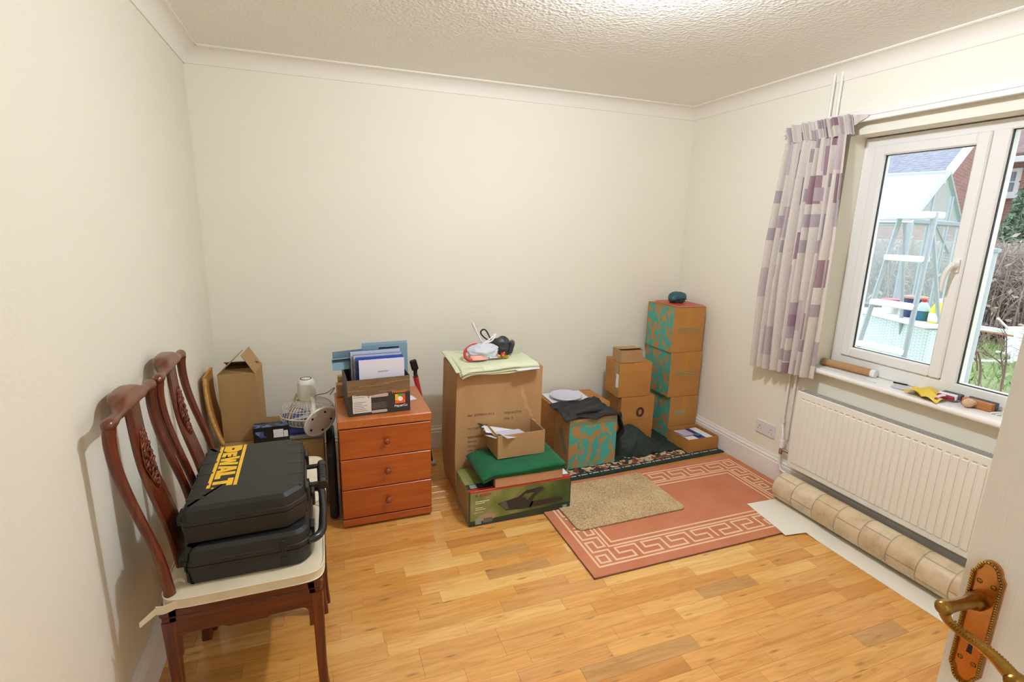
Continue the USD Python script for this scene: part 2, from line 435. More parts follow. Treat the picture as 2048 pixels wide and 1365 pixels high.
# ------------------------------------------------------------------ window
win = thing('window_1', kind='structure')
FX = 3.365                                  # room face of the fixed frame
def ring(y0, y1, z0, z1, w, x0, x1, c=0.004):
    """Rectangular frame in a y-z plane, members w wide."""
    if np.ndim(w) == 0:
        w = (w,)*4                            # left(y1), right(y0), bottom, top
    return [bx(x0, x1, y1-w[0], y1, z0, z1, c), bx(x0, x1, y0, y0+w[1], z0, z1, c), bx(x0, x1, y0+w[1]-0.002, y1-w[0]+0.002, z0, z0+w[2], c), bx(x0, x1, y0+w[1]-0.002, y1-w[0]+0.002, z1-w[3], z1, c)]
part(win, 'window_frame', ring(WY0, WY1, 0.795, 2.03, (0.065, 0.065, 0.07, 0.045), FX, FX+0.07) + [bx(FX+0.001, FX+0.069, -1.895, -1.83, 0.80, 2.025, 0.004), bx(FX+0.001, FX+0.069, -2.39, -2.325, 0.80, 2.025, 0.004)], UPVC)
def pane_glass(y0, y1, z0, z1, x=FX+0.03):
    part(win, 'gasket', ring(y0-0.004, y1+0.004, z0-0.004, z1+0.004, 0.006, x-0.016, x-0.004, 0.0005), GASKET)
    part(win, 'pane', bx(x-0.003, x+0.003, y0-0.01, y1+0.01, z0-0.01, z1+0.01, 0), GLASS)
for a, b in ((-1.832, -1.325), (-2.885, -2.388)):                      # two opening casements
    part(win, 'casement', ring(a, b, 0.868, 1.988, 0.052, FX-0.012, FX+0.05, 0.006), UPVC)
    pane_glass(a+0.052, b-0.052, 0.92, 1.936, FX+0.026)
pane_glass(-2.325, -1.895, 0.866, 1.985)
hd = part(win, 'casement_handle', [rbox((0.012, 0.03, 0.06), (FX-0.018, -1.806, 1.405), 0.004), lathe([(0.015, 0), (0.015, 0.022), (0.011, 0.03)], 16, (FX-0.02, -1.806, 1.408), (0, -PI/2, 0)),
    tube(spline([(FX-0.045, -1.806, 1.408), (FX-0.052, -1.798, 1.39), (FX-0.056, -1.788, 1.34), (FX-0.05, -1.786, 1.29)], 14), np.linspace(0.012, 0.008, 14), 8)], UPVC, 40)
part(win, 'handle_screw', lathe([(0.004, 0), (0.004, 0.002)], 10, (FX-0.051, -1.806, 1.408), (0, -PI/2, 0)), DARKGAP)
part(win, 'sill_board', [bx(3.20, FX+0.02, WY0, WY1, 0.772, 0.794, 0.001), rbox((0.05, 1.76, 0.026), (3.205, (WY0+WY1)/2, 0.783), 0.012)], TRIM, 30)

# ------------------------------------------------------------------ door (open against the right, hinged on the near wall)
door = thing('door_1', kind='structure')
DXF, DY0, DY1 = 1.55, -3.612, -2.90
dp = sg.box(DY0, 0.008, DY1, 1.985)
panels = [(-3.53, -3.31, 0.2, 0.90), (-3.21, -2.992, 0.2, 0.90), (-3.53, -3.31, 1.06, 1.62), (-3.21, -2.992, 1.06, 1.62), (-3.53, -3.31, 1.72, 1.88), (-3.21, -2.992, 1.72, 1.88)]
hole = so.unary_union([sg.box(a, c, b, d) for a, b, c, d in panels])
leaf = on(prism(dp.difference(hole), 0.036), (DXF+0.036, 0, 0), (0, 1, 0), (0, 0, 1)) if False else None
def yz_prism(poly, x0, x1):
    m = prism(poly, x1-x0)                    # local x->world y, y->z, z->x
    return on(m, (x0, 0, 0), (0, 1, 0), (0, 0, 1))
part(door, 'leaf', yz_prism(dp.difference(hole), DXF, DXF+0.036), DOORW)
for a, b, c, d in panels:
    part(door, 'panel', hull([(DXF+0.012, a+0.0, c), (DXF+0.012, b, c), (DXF+0.012, b, d), (DXF+0.012, a, d), (DXF+0.003, a+0.035, c+0.035), (DXF+0.003, b-0.035, c+0.035), (DXF+0.003, b-0.035, d-0.035), (DXF+0.003, a+0.035, d-0.035),
                               (DXF+0.024, a, c), (DXF+0.024, b, c), (DXF+0.024, b, d), (DXF+0.024, a, d)]), DOORW)
# backplate: shaped outline, raised beaded border
PY, PZ0, PZ1 = -2.933, 0.862, 1.032
def plate_outline(g=0.0):
    w = 0.0205
    pts = [(-w, PZ0), (-w, PZ1), (-w+0.004, PZ1+0.006)]
    pts += [(-(w-0.005)*math.cos(t), PZ1+0.006+0.019*math.sin(t)) for t in np.linspace(0.1, PI-0.1, 11)]
    pts += [(w-0.004, PZ1+0.006), (w, PZ1), (w, PZ0), (w-0.004, PZ0-0.006)]
    pts += [((w-0.005)*math.cos(t), PZ0-0.006-0.019*math.sin(t)) for t in np.linspace(0.1, PI-0.1, 11)]
    pts += [(-w+0.004, PZ0-0.006)]
    return sg.Polygon([(PY+a, b) for a, b in pts]).buffer(0).buffer(-g)
hp = part(door, 'handle_backplate', yz_prism(plate_outline(), DXF-0.006, DXF), BRASSPL, label='brass backplate')
part(hp, 'plate_rim', yz_prism(plate_outline().difference(plate_outline(0.0045)), DXF-0.010, DXF-0.005), BRASS)
bo = plate_outline(0.0022).exterior
part(hp, 'beading', [trimesh.creation.icosphere(1, 0.0021).apply_translation((DXF-0.0105, *bo.interpolate(t).coords[0])) for t in np.arange(0, bo.length, 0.0043)], BRASS, True, kind='stuff')
key = sg.Point(PY, 0.912).buffer(0.005).union(sg.Polygon([(PY-0.0022, 0.91), (PY+0.0022, 0.91), (PY+0.0035, 0.893), (PY-0.0035, 0.893)]))
part(hp, 'keyhole', yz_prism(key, DXF-0.0068, DXF-0.0058), DARKGAP)
parts(hp, 'screw', [lathe([(0.004, 0), (0.003, 0.0015)], 10, (DXF-0.006, PY+s*0.009, z), (0, -PI/2, 0)) for s, z in ((-1, 1.018), (1, 1.018), (-1, 0.878), (1, 0.878))], BRASS, True)
lv = part(door, 'lever_handle', [
    lathe([(0.013, 0), (0.0145, 0.004), (0.0145, 0.012), (0.012, 0.016), (0.0125, 0.02), (0.0095, 0.026), (0.0085, 0.06), (0.0095, 0.082), (0.011, 0.086), (0.0112, 0.094), (0.008, 0.099), (0.001, 0.1)], 18, (DXF-0.004, PY+0.004, 0.986), (0, -PI/2+0.13, 0)),
    tube(spline([(1.462, PY+0.004, 0.993), (1.463, PY+0.002, 0.980), (1.468, PY-0.015, 0.968), (1.475, PY-0.038, 0.962), (1.482, PY-0.058, 0.952), (1.484, PY-0.078, 0.940)], 22), np.r_[np.linspace(0.007, 0.0055, 8), np.linspace(0.0058, 0.0105, 14)], 10, (0.85, 1.2)), lathe([(0.0005, -0.013), (0.009, -0.011), (0.0125, -0.004), (0.0125, 0.004), (0.009, 0.011), (0.0005, 0.013)], 14, (1.484, PY-0.080, 0.938), (0, PI/2, 0))], BRASS, 40, label='cast brass lever')
gp = spline([(1.463, PY+0.002, 0.984), (1.468, PY-0.015, 0.972), (1.475, PY-0.038, 0.966), (1.482, PY-0.058, 0.9575), (1.484, PY-0.078, 0.9465)], 26)
part(lv, 'gadroon', [rbox((0.013, 0.0026, 0.006), p, 0.0012, 2, (0.5, 0, 0)) for p in gp[3:]], BRASS, kind='stuff')
fr = thing('trim_4', kind='structure')
parts(fr, 'door_jamb', [bx(DX0-0.03, DX0, D-0.1, D+0.012, 0, 2.05, 0.002), bx(DX1, DX1+0.03, D-0.1, D+0.012, 0, 2.05, 0.002), bx(DX0, DX1, D-0.1, D+0.012, 2.02, 2.05, 0.002)], TRIM)
struct('floor_hallway', bx(-0.4, 2.6, D-1.2, D, -0.1, 0, 0), MATS['subfloor'])

# ------------------------------------------------------------------ ceiling lamp (just above the frame)
cl = thing('ceiling_lamp', 'plain ceiling lamp holder with a round bulb', 'lamp', (LAMP_POS[0], LAMP_POS[1], H))
part(cl, 'ceiling_rose', lathe([(0.0, 0), (0.045, 0), (0.043, -0.012), (0.02, -0.02), (0.012, -0.03), (0.012, -0.036), (0.0, -0.037)], 20), TRIM, 40)

# ================================================================== ON THE RIGHT WALL
# ------------------------------------------------------------------ radiator
RY0, RY1, RZ0, RZ1, RX0, RX1 = -2.42, -1.262, 0.182, 0.650, 3.145, 3.222
rad = thing('radiator', 'white ribbed steel panel radiator under the window', 'radiator', (0, 0, 0))
face = []
pitch = 0.0333
nr = int((RY1-RY0-0.05)/pitch)
prof = []
# pressed panel: flat front with narrow vertical grooves
ys = RY1-0.028
part(rad, 'front_panel', [bx(RX0+0.004, RX0+0.014, RY0, RY1, RZ0, RZ1, 0.003)], RADW)
for i in range(nr+1):
    yc = ys-i*pitch-pitch/2
    if yc-0.014 < RY0+0.01:
        break
    part(rad, 'rib', [rbox((0.010, pitch-0.006, RZ1-RZ0-0.075), (RX0+0.004, yc, (RZ0+RZ1)/2-0.005), 0.0045, 2)], RADW, 40)
    if i < 40:
        face.append(bx(RX0+0.0015, RX0+0.006, yc-0.009, yc+0.009, RZ1-0.0385, RZ1-0.034, 0.001))
part(rad, 'pressed_dashes', face, mat('enamel_shade', S(196, 180, 150), 0.5), kind='stuff')
part(rad, 'back_panel', bx(RX1-0.012, RX1, RY0, RY1, RZ0+0.01, RZ1-0.006, 0.003), RADW)
parts(rad, 'side_cover', [bx(RX0+0.006, RX1, RY1-0.003, RY1+0.001, RZ0+0.01, RZ1-0.002, 0.001), bx(RX0+0.006, RX1, RY0-0.001, RY0+0.003, RZ0+0.01, RZ1-0.002, 0.001)], RADW)
gr = []
for i in range(int((RY1-RY0)/0.0085)):
    y = RY1-0.006-i*0.0085
    gr.append(bx(RX0+0.016, RX1-0.004, y-0.0022, y+0.0022, RZ1-0.006, RZ1-0.001, 0))
for k in range(5):
    x = RX0+0.018+k*0.0125
    gr.append(bx(x-0.0015, x+0.0015, RY0+0.004, RY1-0.004, RZ1-0.005, RZ1, 0))
part(rad, 'top_grille', gr, GREYMET, kind='stuff')
part(rad, 'convector_fins', [bx(RX0+0.02, RX1-0.016, RY1-0.03-i*0.025-0.001, RY1-0.03-i*0.025+0.001, RZ0+0.03, RZ1-0.03, 0) for i in range(45)], GREYMET, kind='stuff')
parts(rad, 'wall_bracket', [bx(RX1-0.002, W-0.0005, y-0.015, y+0.015, RZ0+0.08, RZ1-0.08, 0.001) for y in (-1.42, -2.2)], GREYMET)
# valve and short tail
VX, VY, VZ = 3.205, -1.165, 0.235
va = part(rad, 'valve', [lathe([(0.0, -0.03), (0.011, -0.03), (0.012, -0.01), (0.011, 0.0), (0.012, 0.012)], 14, (VX, VY, VZ)), tube([(VX, VY, VZ), (VX, VY-0.05, VZ), (VX-0.01, RY1+0.0, VZ)], 0.009, 10)], CHROME, 40, label='chrome valve body')
part(va, 'valve_cap', lathe([(0.0, 0.01), (0.016, 0.01), (0.0175, 0.016), (0.0165, 0.055), (0.012, 0.064), (0, 0.065)], 18, (VX, VY, VZ)), UPVC, 40)
# pipes
pp = thing('heating_pipe', 'white painted pipe running from the ceiling down to the radiator valve', 'pipe')
part(pp, 'pipe_run', [tube([(3.228, -1.131, 2.365), (3.228, -1.131, 0.42)], 0.0075, 10), tube(spline([(3.228, -1.131, 0.43), (3.226, -1.133, 0.38), (3.212, -1.155, 0.335), (VX, VY, 0.30)], 10), 0.0075, 10)], TRIM, 40)
part(pp, 'compression_nut', [lathe([(0.0, -0.012), (0.012, -0.012), (0.012, 0.012), (0.0, 0.012)], 6, (3.227, -1.132, 0.405))], TRIM)
parts(pp, 'pipe_clip', [bx(3.222, W-0.0005, -1.142, -1.12, z, z+0.012, 0.002) for z in (1.0, 1.9)], TRIM)
p2 = thing('heating_pipe', 'white painted pipe that runs beside the curtain and ends behind the radiator', 'pipe')
part(p2, 'pipe_run', tube([(3.231, -1.172, 2.365), (3.231, -1.172, 0.30)], 0.0075, 10), TRIM, 40)
parts(p2, 'pipe_clip', [bx(3.226, W-0.0005, -1.183, -1.161, z, z+0.012, 0.002) for z in (1.0, 1.9)], TRIM)
p3 = thing('radiator_feed_pipe', 'thin white feed pipe bent low below the radiator valve along the baseboard', 'pipe')
part(p3, 'pipe_run', tube(spline([(VX, VY, VZ-0.025), (VX, VY+0.002, 0.15), (VX+0.0, VY-0.015, 0.105), (VX, VY-0.06, 0.098), (VX, -1.6, 0.096), (VX, -2.4, 0.096)], 26), 0.0075, 10), TRIM, 40)

# ------------------------------------------------------------------ socket
so_ = thing('wall_socket', 'white double wall socket left of the radiator', 'socket', (W, -0.998, 0.300))
part(so_, 'face_plate', rbox((0.010, 0.147, 0.087), (-0.005, 0, 0), 0.004), SOCK, 30)
for s in (-1, 1):
    part(so_, 'rocker', rbox((0.004, 0.011, 0.018), (-0.0105, s*0.018, 0.018), 0.0015, 2), SOCK)
    parts(so_, 'pin_slot', [bx(-0.0108, -0.0098, s*0.044-0.0018, s*0.044+0.0018, 0.002, 0.010, 0), bx(-0.0108, -0.0098, s*0.044-0.014, s*0.044-0.008, -0.016, -0.013, 0), bx(-0.0108, -0.0098, s*0.044+0.008, s*0.044+0.014, -0.016, -0.013, 0)], DARKGAP)


# ------------------------------------------------------------------ curtain rail and curtain
rail = thing('curtain_rail', 'long white curtain rail on a painted batten above the window', 'curtain rail')
part(rail, 'batten', bx(3.222, W-0.0005, -3.05, -0.95, 2.098, 2.150, 0.003), TRIM)
part(rail, 'track', [bx(3.185, 3.191, -3.05, -0.88, 2.086, 2.112, 0.002), bx(3.185, 3.205, -3.05, -0.88, 2.108, 2.112, 0.001), bx(3.185, 3.205, -3.05, -0.88, 2.086, 2.089, 0.001)], TRIM)
parts(rail, 'track_bracket', [bx(3.19, 3.226, y-0.012, y+0.012, 2.10, 2.112, 0.001) for y in (-1.0, -1.5, -2.1, -2.7)], TRIM)
CURT = usdkit.material(stage, '/World/Looks/curtain_cloth', {
    'uv': ('uvmap', {'attribute': 'st'}),
    'm1': ('mapping', {'scale': (13.0, 6.0, 1)}), 'f1': ('vector_math', {'math_type': 'floor'}), 'w1': ('white_noise_texture', {'dimensions': '2D'}), 't1': ('math', {'math_type': 'greater_than', 'value2': 0.90}),
    'm2': ('mapping', {'scale': (20.0, 7.0, 1), 'location': (3.3, 7.7, 0)}), 'f2': ('vector_math', {'math_type': 'floor'}), 'w2': ('white_noise_texture', {'dimensions': '2D'}), 't2': ('math', {'math_type': 'greater_than', 'value2': 0.93}),
    'm3': ('mapping', {'scale': (11.0, 15.0, 1), 'location': (9.1, 1.3, 0)}), 'f3': ('vector_math', {'math_type': 'floor'}), 'w3': ('white_noise_texture', {'dimensions': '2D'}), 't3': ('math', {'math_type': 'greater_than', 'value2': 0.90}),
    'c1': ('mix', {'color1': S(236, 226, 214), 'color2': S(214, 198, 198)}), 'c2': ('mix', {'color2': S(176, 142, 152)}), 'c3': ('mix', {'color2': S(196, 180, 184)}),
    'weave': ('noise_texture', {'scale': 260.0, 'detail': 2}), 'ws': ('mapping', {'scale': (1.0, 0.2, 1)}), 'wr': ('rgb_ramp', {'ramp': [(0.3, (0.88, 0.88, 0.88)), (0.7, (1, 1, 1))]}), 'mu': ('mix', {'mix_type': 'multiply', 'fac': 1.0}),
    'p': ('principled_bsdf', {'roughness': 0.85, 'sheen_weight': 0.1}), 'tr': ('translucent_bsdf', {}), 'mx': ('mix_closure', {'fac': 0.22})},
    [x for k in '123' for x in ((f'uv.UV', f'm{k}.vector'), (f'm{k}.vector', f'f{k}.vector1'), (f'f{k}.vector', f'w{k}.vector'), (f'w{k}.value', f't{k}.value1'), (f't{k}.value', f'c{k}.fac'))] +
    [('c1.color', 'c2.color1'), ('c2.color', 'c3.color1'), ('uv.UV', 'ws.vector'), ('ws.vector', 'weave.vector'), ('weave.fac', 'wr.fac'), ('c3.color', 'mu.color1'), ('wr.color', 'mu.color2'), ('mu.color', 'p.base_color'), ('mu.color', 'tr.color'), ('p.BSDF', 'mx.closure1'), ('tr.BSDF', 'mx.closure2')], surface='mx.closure')
cur = thing('curtain', 'short cream curtain printed with mauve rectangles, bunched left of the window', 'curtain')
def curtain_fn(u, v):
    zt, zb = 2.035, 0.705+0.035*u
    z = zt+(zb-zt)*v
    yl = -0.935+0.045*np.minimum(1, v*1.6)-0.015*v
    yr = -1.308-0.034*np.minimum(1, v*2.5)+0.03*np.maximum(0, v-0.8)
    up_ = u+0.010*np.sin(u*37)+0.012*np.sin(3*v+u*9)
    y = yl+(yr-yl)*up_
    amp = 0.013+0.026*np.minimum(1, v*2.4)
    ph = u*2*PI*9.5+0.7*np.sin(u*11)+0.5*np.sin(v*2.2+u*5)
    x = 3.166-amp*np.sin(ph)*(0.7+0.3*np.sin(u*23+1))-0.006*np.sin(ph*0.37+v*3)-0.018*v*(1-v)
    y = y+0.006*np.cos(ph)*np.minimum(1, v*2)
    return x, y, z
m, uv = sheet(curtain_fn, 240, 60, 0.0022, (1.15, 1.25))
part(cur, 'cloth', m, CURT, True, uv=uv)
def heading_fn(u, v):
    z = 2.128+0.010*np.sin(u*50)*0.3-0.098*v-0.018*np.maximum(0, 0.12-u)/0.12*(1-v)
    y = -0.905-0.03*v-0.415*u+0.01*np.sin(u*20)
    ph = u*2*PI*15+np.sin(u*9)*0.8
    x = 3.168-0.013*np.sin(ph)*(1-0.25*v)-0.004*np.sin(ph*2.3)+0.0*u
    x = x+0.02*np.maximum(0, 0.08-u)/0.08
    return x, y, z
m, uv = sheet(heading_fn, 260, 10, 0.0022, (1.25, 0.1))
part(cur, 'gathered_heading', m, CURT, True, uv=uv)
def tab_fn(u, v):
    return 3.178+0.004*np.sin(u*9)+0*v, -1.318-0.075*u+0*v, 2.125-0.012*u-(0.055-0.045*u)*v
m, uv = sheet(tab_fn, 10, 6, 0.002, (0.1, 0.1))
part(cur, 'return_flap', m, CURT, True, uv=uv*0.2+[[0.40, 0.60]])

# ================================================================== CHAIRS
def make_chair(label, loc, rz):
    t = thing('dining_chair', label, 'chair', loc, rz, 'carved rosewood dining chairs')
    hw, xb, xf, zs = 0.205, -0.222, 0.222, 0.437            # half width, back, front, seat top
    # seat frame: four moulded rails + panel
    def rail_y(x0, x1): return [bx(x0, x1, -hw, hw, zs-0.03, zs, 0.006), bx(x0+0.004, x1-0.004, -hw+0.004, hw-0.004, zs-0.05, zs-0.028, 0.005)]
    part(t, 'seat_frame', rail_y(xb, xb+0.05)+rail_y(xf-0.05, xf)+[bx(xb+0.02, xf-0.02, s*hw-(0.05 if s > 0 else 0), s*hw+(0.05 if s < 0 else 0), zs-0.03, zs, 0.006) for s in (-1, 1)] +
         [bx(xb+0.02, xf-0.02, s*hw-(0.046 if s > 0 else -0.004), s*hw+(0.046 if s < 0 else -0.004), zs-0.05, zs-0.028, 0.005) for s in (-1, 1)], ROSEX)
    part(t, 'seat_panel', bx(xb+0.04, xf-0.04, -hw+0.04, hw-0.04, zs-0.02, zs-0.008, 0.001), ROSEY)
    # legs: square, slightly tapered, with a small hoof
    for sx, x in ((1, xf-0.019), (-1, xb+0.021)):
        for s in (-1, 1):
            y = s*(hw-0.019)
            secs = []
            for z, w, o in ((zs-0.045, 0.036, 0), (0.30, 0.033, 0), (0.12, 0.029, 0), (0.05, 0.029, 0.002), (0.015, 0.034, 0.003), (0.0, 0.033, 0.003)):
                h = w/2
                secs.append(np.array([(x+sx*o+a*h, y+s*o+b*h, z) for a, b in ((-1, -0.8), (-0.8, -1), (0.8, -1), (1, -0.8), (1, 0.8), (0.8, 1), (-0.8, 1), (-1, 0.8))]))
            part(t, 'leg', sweep(None, secs), ROSE)
    # aprons with rounded corners (openwork under the rails)
    def apron(L, z1, d1, d2):
        o = sg.box(-L/2, z1-d2, L/2, z1)
        c = sg.box(-L/2+0.012, z1-d2-0.1, L/2-0.012, z1-d1).buffer(-0.02).buffer(0.02)
        c = c.union(sg.box(-L/2+0.032, z1-d2-0.1, L/2-0.032, z1-d1-0.02))
        b = sg.Polygon([(-0.07, z1-d1+0.001), (-0.05, z1-d1-0.007), (0.05, z1-d1-0.007), (0.07, z1-d1+0.001)])
        return o.difference(c).union(b)
    for s in (-1, 1):
        m = prism(apron(2*xf-0.07, zs-0.045, 0.048, 0.12), 0.012)
        part(t, 'apron', on(m, (0, s*(hw-0.012)+0.006, 0), (1, 0, 0), (0, 0, 1)), ROSEX)
    for x in (xf-0.012, xb+0.016):
        m = prism(apron(2*hw-0.07, zs-0.045, 0.048, 0.12), 0.012)
        part(t, 'apron', on(m, (x-0.006, 0, 0), (0, 1, 0), (0, 0, 1)), ROSEY)
    # back posts, S-curved
    curve = [(-0.188, 0.43), (-0.196, 0.52), (-0.209, 0.61), (-0.234, 0.71), (-0.257, 0.80), (-0.272, 0.88), (-0.276, 0.92), (-0.276, 0.975), (-0.273, 0.996)]
    for s in (-1, 1):
        pts = [(x, s*0.183, z) for x, z in curve]
        part(t, 'back_post', tube(spline(pts, 30), np.r_[np.linspace(0.0160, 0.0130, 12), np.linspace(0.0130, 0.0160, 18)], 12), ROSE, 50)
    # crest rail: knuckle ends, thin necks, broad raised headrest in the middle
    secs = []
    for y in np.r_[np.linspace(-0.202, -0.177, 5), np.linspace(-0.16, 0.16, 27), np.linspace(0.177, 0.202, 5)]:
        a = abs(y)
        e = max(0.0, (a-0.177)/0.026)
        kn = 0.0185*math.sqrt(max(0.02, 1-e*e)) if a > 0.177 else 0.0185
        mid = 1/(1+math.exp((a-0.078)/0.012))
        neck = math.exp(-((a-0.125)/0.030)**2)
        hx = kn*(1-0.28*neck)+0.010*mid
        hz = kn*(1-0.34*neck)+0.006*mid
        zc = 1.004+0.020*mid+0.002*neck
        xc = -0.274-0.012*mid
        ring_ = []
        for k in np.linspace(0, 2*PI, 16, endpoint=False):
            c, s_ = math.cos(k), math.sin(k)
            pw = 0.62 if mid > 0.5 else 1.0
            ring_.append((xc+hx*math.copysign(abs(c)**pw, c)-0.35*hz*math.copysign(abs(s_)**pw, s_)*mid, y, zc+hz*math.copysign(abs(s_)**pw, s_)))
        secs.append(np.array(ring_))
    part(t, 'crest_rail', sweep(None, secs), ROSEY, 32)
    # splat
    sc = spline([(-0.190, 0, 0.43), (-0.198, 0, 0.52), (-0.214, 0, 0.62), (-0.238, 0, 0.72), (-0.257, 0, 0.81), (-0.266, 0, 0.90), (-0.270, 0, 0.975), (-0.271, 0, 1.015)], 30)
    T = np.gradient(sc, axis=0); T /= np.linalg.norm(T, axis=1, keepdims=True)
    secs = []
    for i, (p, tt) in enumerate(zip(sc, T)):
        nx = np.array([tt[2], 0, -tt[0]])
        w = 0.056+0.006*math.cos(i/29*PI)
        bow = 0.004
        secs.append(np.array([p+nx*(d+(-bow if abs(y) > 0.5 else 0))+np.array([0, y*w, 0]) for y, d in ((-1, 0.0), (-0.94, 0.006), (0, 0.0075), (0.94, 0.006), (1, 0.0), (0.94, -0.006), (0, -0.006), (-0.94, -0.006))]))
    sp_ = part(t, 'back_splat', sweep(None, secs), ROSE, 40)
    # carved flower medallion in relief on the splat
    car = []
    r2 = random.Random(5)
    def surf(s_, y, out):
        i = s_*29; k = int(min(28, i)); p = sc[k]+(sc[k+1]-sc[k])*(i-k); tt = T[k]
        return p+np.array([tt[2], 0, -tt[0]])*(0.007+out)+np.array([0, y, 0])
    for q in range(46):
        s_ = 0.52+0.30*(q/45)
        wd = 0.030*math.sin(PI*(q/45)*0.92+0.13)**0.8
        y = wd*math.sin(q*2.4)
        p = surf(s_, y, 0.001)
        e = trimesh.creation.icosphere(1)
        e.vertices = e.vertices*np.array([0.0045, 0.0055+0.003*r2.random(), 0.010+0.004*r2.random()])
        e.apply_transform(rotm(r2.uniform(-1, 1), 0.25, 0)); e.apply_translation(p)
        car.append(e)
    ov = []
    for k in range(40):
        a = 2*PI*k/40
        ov.append(surf(0.67+0.165*math.cos(a), 0.035*math.sin(a)*(1+0.12*math.cos(4*a)), 0.0))
    ov.append(ov[0])
    part(sp_, 'carving', car+[tube(np.array(ov), 0.0022, 6)], ROSE, True, label='carved flower relief')
    return t
C1, C2 = (0.340, -1.595, 0.0), (0.343, -1.165, 0.0)
make_chair('carved rosewood dining chair nearest the camera, carrying the two black tool cases', C1, 0.0)
make_chair('carved rosewood dining chair behind the first one, closer to the room corner', C2, 0.03)

def make_cushion(label, loc, rz, seed, straps):
    t = thing('seat_cushion', label, 'cushion', loc, rz, 'cream seat cushions')
    nx = 30
    g = np.linspace(-1, 1, nx)
    def se(u, v, top):
        a, b = u*2-1, v*2-1
        # superellipse outline
        k = np.maximum(np.abs(a), np.abs(b)); n = 9
        r = (np.abs(a)**n+np.abs(b)**n)**(1/n)+1e-9
        X, Y = a*k/r, b*k/r
        edge = np.clip((1-k)/0.16, 0, 1)
        h = 0.011+(0.003 if straps else 0.014)*np.sqrt(1-(1-edge)**2)
        n_ = meshkit.fbm(np.stack([X*4+seed, Y*4, 0*X+seed], -1), 3, seed)-0.5
        z = 0.020+(h if top else -h*0.0-0.014)+ ((0.003 if straps else 0.012)*n_*edge if top else 0)
        return X*0.222, Y*0.212, z+0*X
    u, v = np.meshgrid(np.linspace(0, 1, 44), np.linspace(0, 1, 44))
    A = np.stack(se(u, v, True), -1); B = np.stack(se(u, v, False), -1)
    V = np.vstack([A.reshape(-1, 3), B.reshape(-1, 3)]); k = 44*44
    idx = np.arange(k).reshape(44, 44)
    q = np.stack([idx[:-1, :-1], idx[:-1, 1:], idx[1:, 1:], idx[1:, :-1]], -1).reshape(-1, 4)
    lp = np.r_[idx[0, :], idx[1:, -1], idx[-1, -2::-1], idx[-2:0:-1, 0]]
    a, b = lp, np.roll(lp, -1)
    F = np.vstack([q[:, [0, 1, 2]], q[:, [0, 2, 3]], q[:, [2, 1, 0]]+k, q[:, [3, 2, 0]]+k, np.stack([b, a, a+k], 1), np.stack([b, a+k, b+k], 1)])
    part(t, 'pad', trimesh.Trimesh(V, F, process=False), CUSH, 50)
    ol = A.reshape(-1, 3)[lp]
    for dz in (0.001, -0.027):
        P = np.vstack([ol, ol[:1]])+[0, 0, dz]
        part(t, 'piping', tube(P, 0.0026, 6), PIPING, True)
    for st in straps:
        part(t, 'tie_strap', st, PIPING, 40)
    return t
def strap_geo():
    # strap round the near back post with a loose end sticking out behind
    return [sheet(lambda u, v: (-0.155-0.075*u, -0.203-0.006*np.sin(u*PI)+0*v, 0.030-0.012*u-0.026*v+0.003*np.sin(u*6)), 10, 4, 0.003)[0],
            sheet(lambda u, v: (-0.228-0.042*u, -0.202-0.012*u+0*v, 0.014-0.030*u-(0.02-0.004*u)*v), 8, 4, 0.003)[0],
            sheet(lambda u, v: (-0.165-0.05*u+0*v, -0.150+0.02*np.sin(u*3)-0.03*u, 0.040+0.004*np.sin(u*5)+0.0*v+0.012*v), 8, 4, 0.002)[0]]
make_cushion('cream seat cushion with a loose tie, under the stacked tool cases', (C1[0]+0.006, C1[1]-0.004, 0.4395), 0, 3, [strap_geo()])
make_cushion('cream seat cushion on the second chair, mostly hidden behind the tool cases', (C2[0]+0.010, C2[1], 0.4395), 0.03, 8, [])

# ================================================================== TOOL CASES
def case_outline(L, Wd, ch):
    """x: across (back hinge to handle side), y: long."""
    return sg.Polygon([(-Wd/2, -L/2+0.015), (-Wd/2+0.015, -L/2), (Wd/2-ch, -L/2), (Wd/2, -L/2+ch), (Wd/2, L/2-ch), (Wd/2-ch, L/2), (-Wd/2+0.015, L/2), (-Wd/2, L/2-0.015)])
def shell(poly, z0, z1, ins0, ins1, rnd=0.006):
    """Moulded half: outline lofted from inset ins0 at z0 to ins1 at z1."""
    def ringp(g, z):
        p = poly.buffer(-g, join_style=2)
        e = np.array(p.exterior.coords)[:-1]
        out = []
        for i in range(len(e)):
            a, b, c = e[i-1], e[i], e[(i+1) % len(e)]
            d1, d2 = (a-b)/np.linalg.norm(a-b), (c-b)/np.linalg.norm(c-b)
            out += [b+d1*rnd, b+(d1+d2)*rnd*0.29, b+d2*rnd]
        return np.array([(x, y, z) for x, y in out])
    return ringp
def lofted(rings):
    return sweep(None, rings)
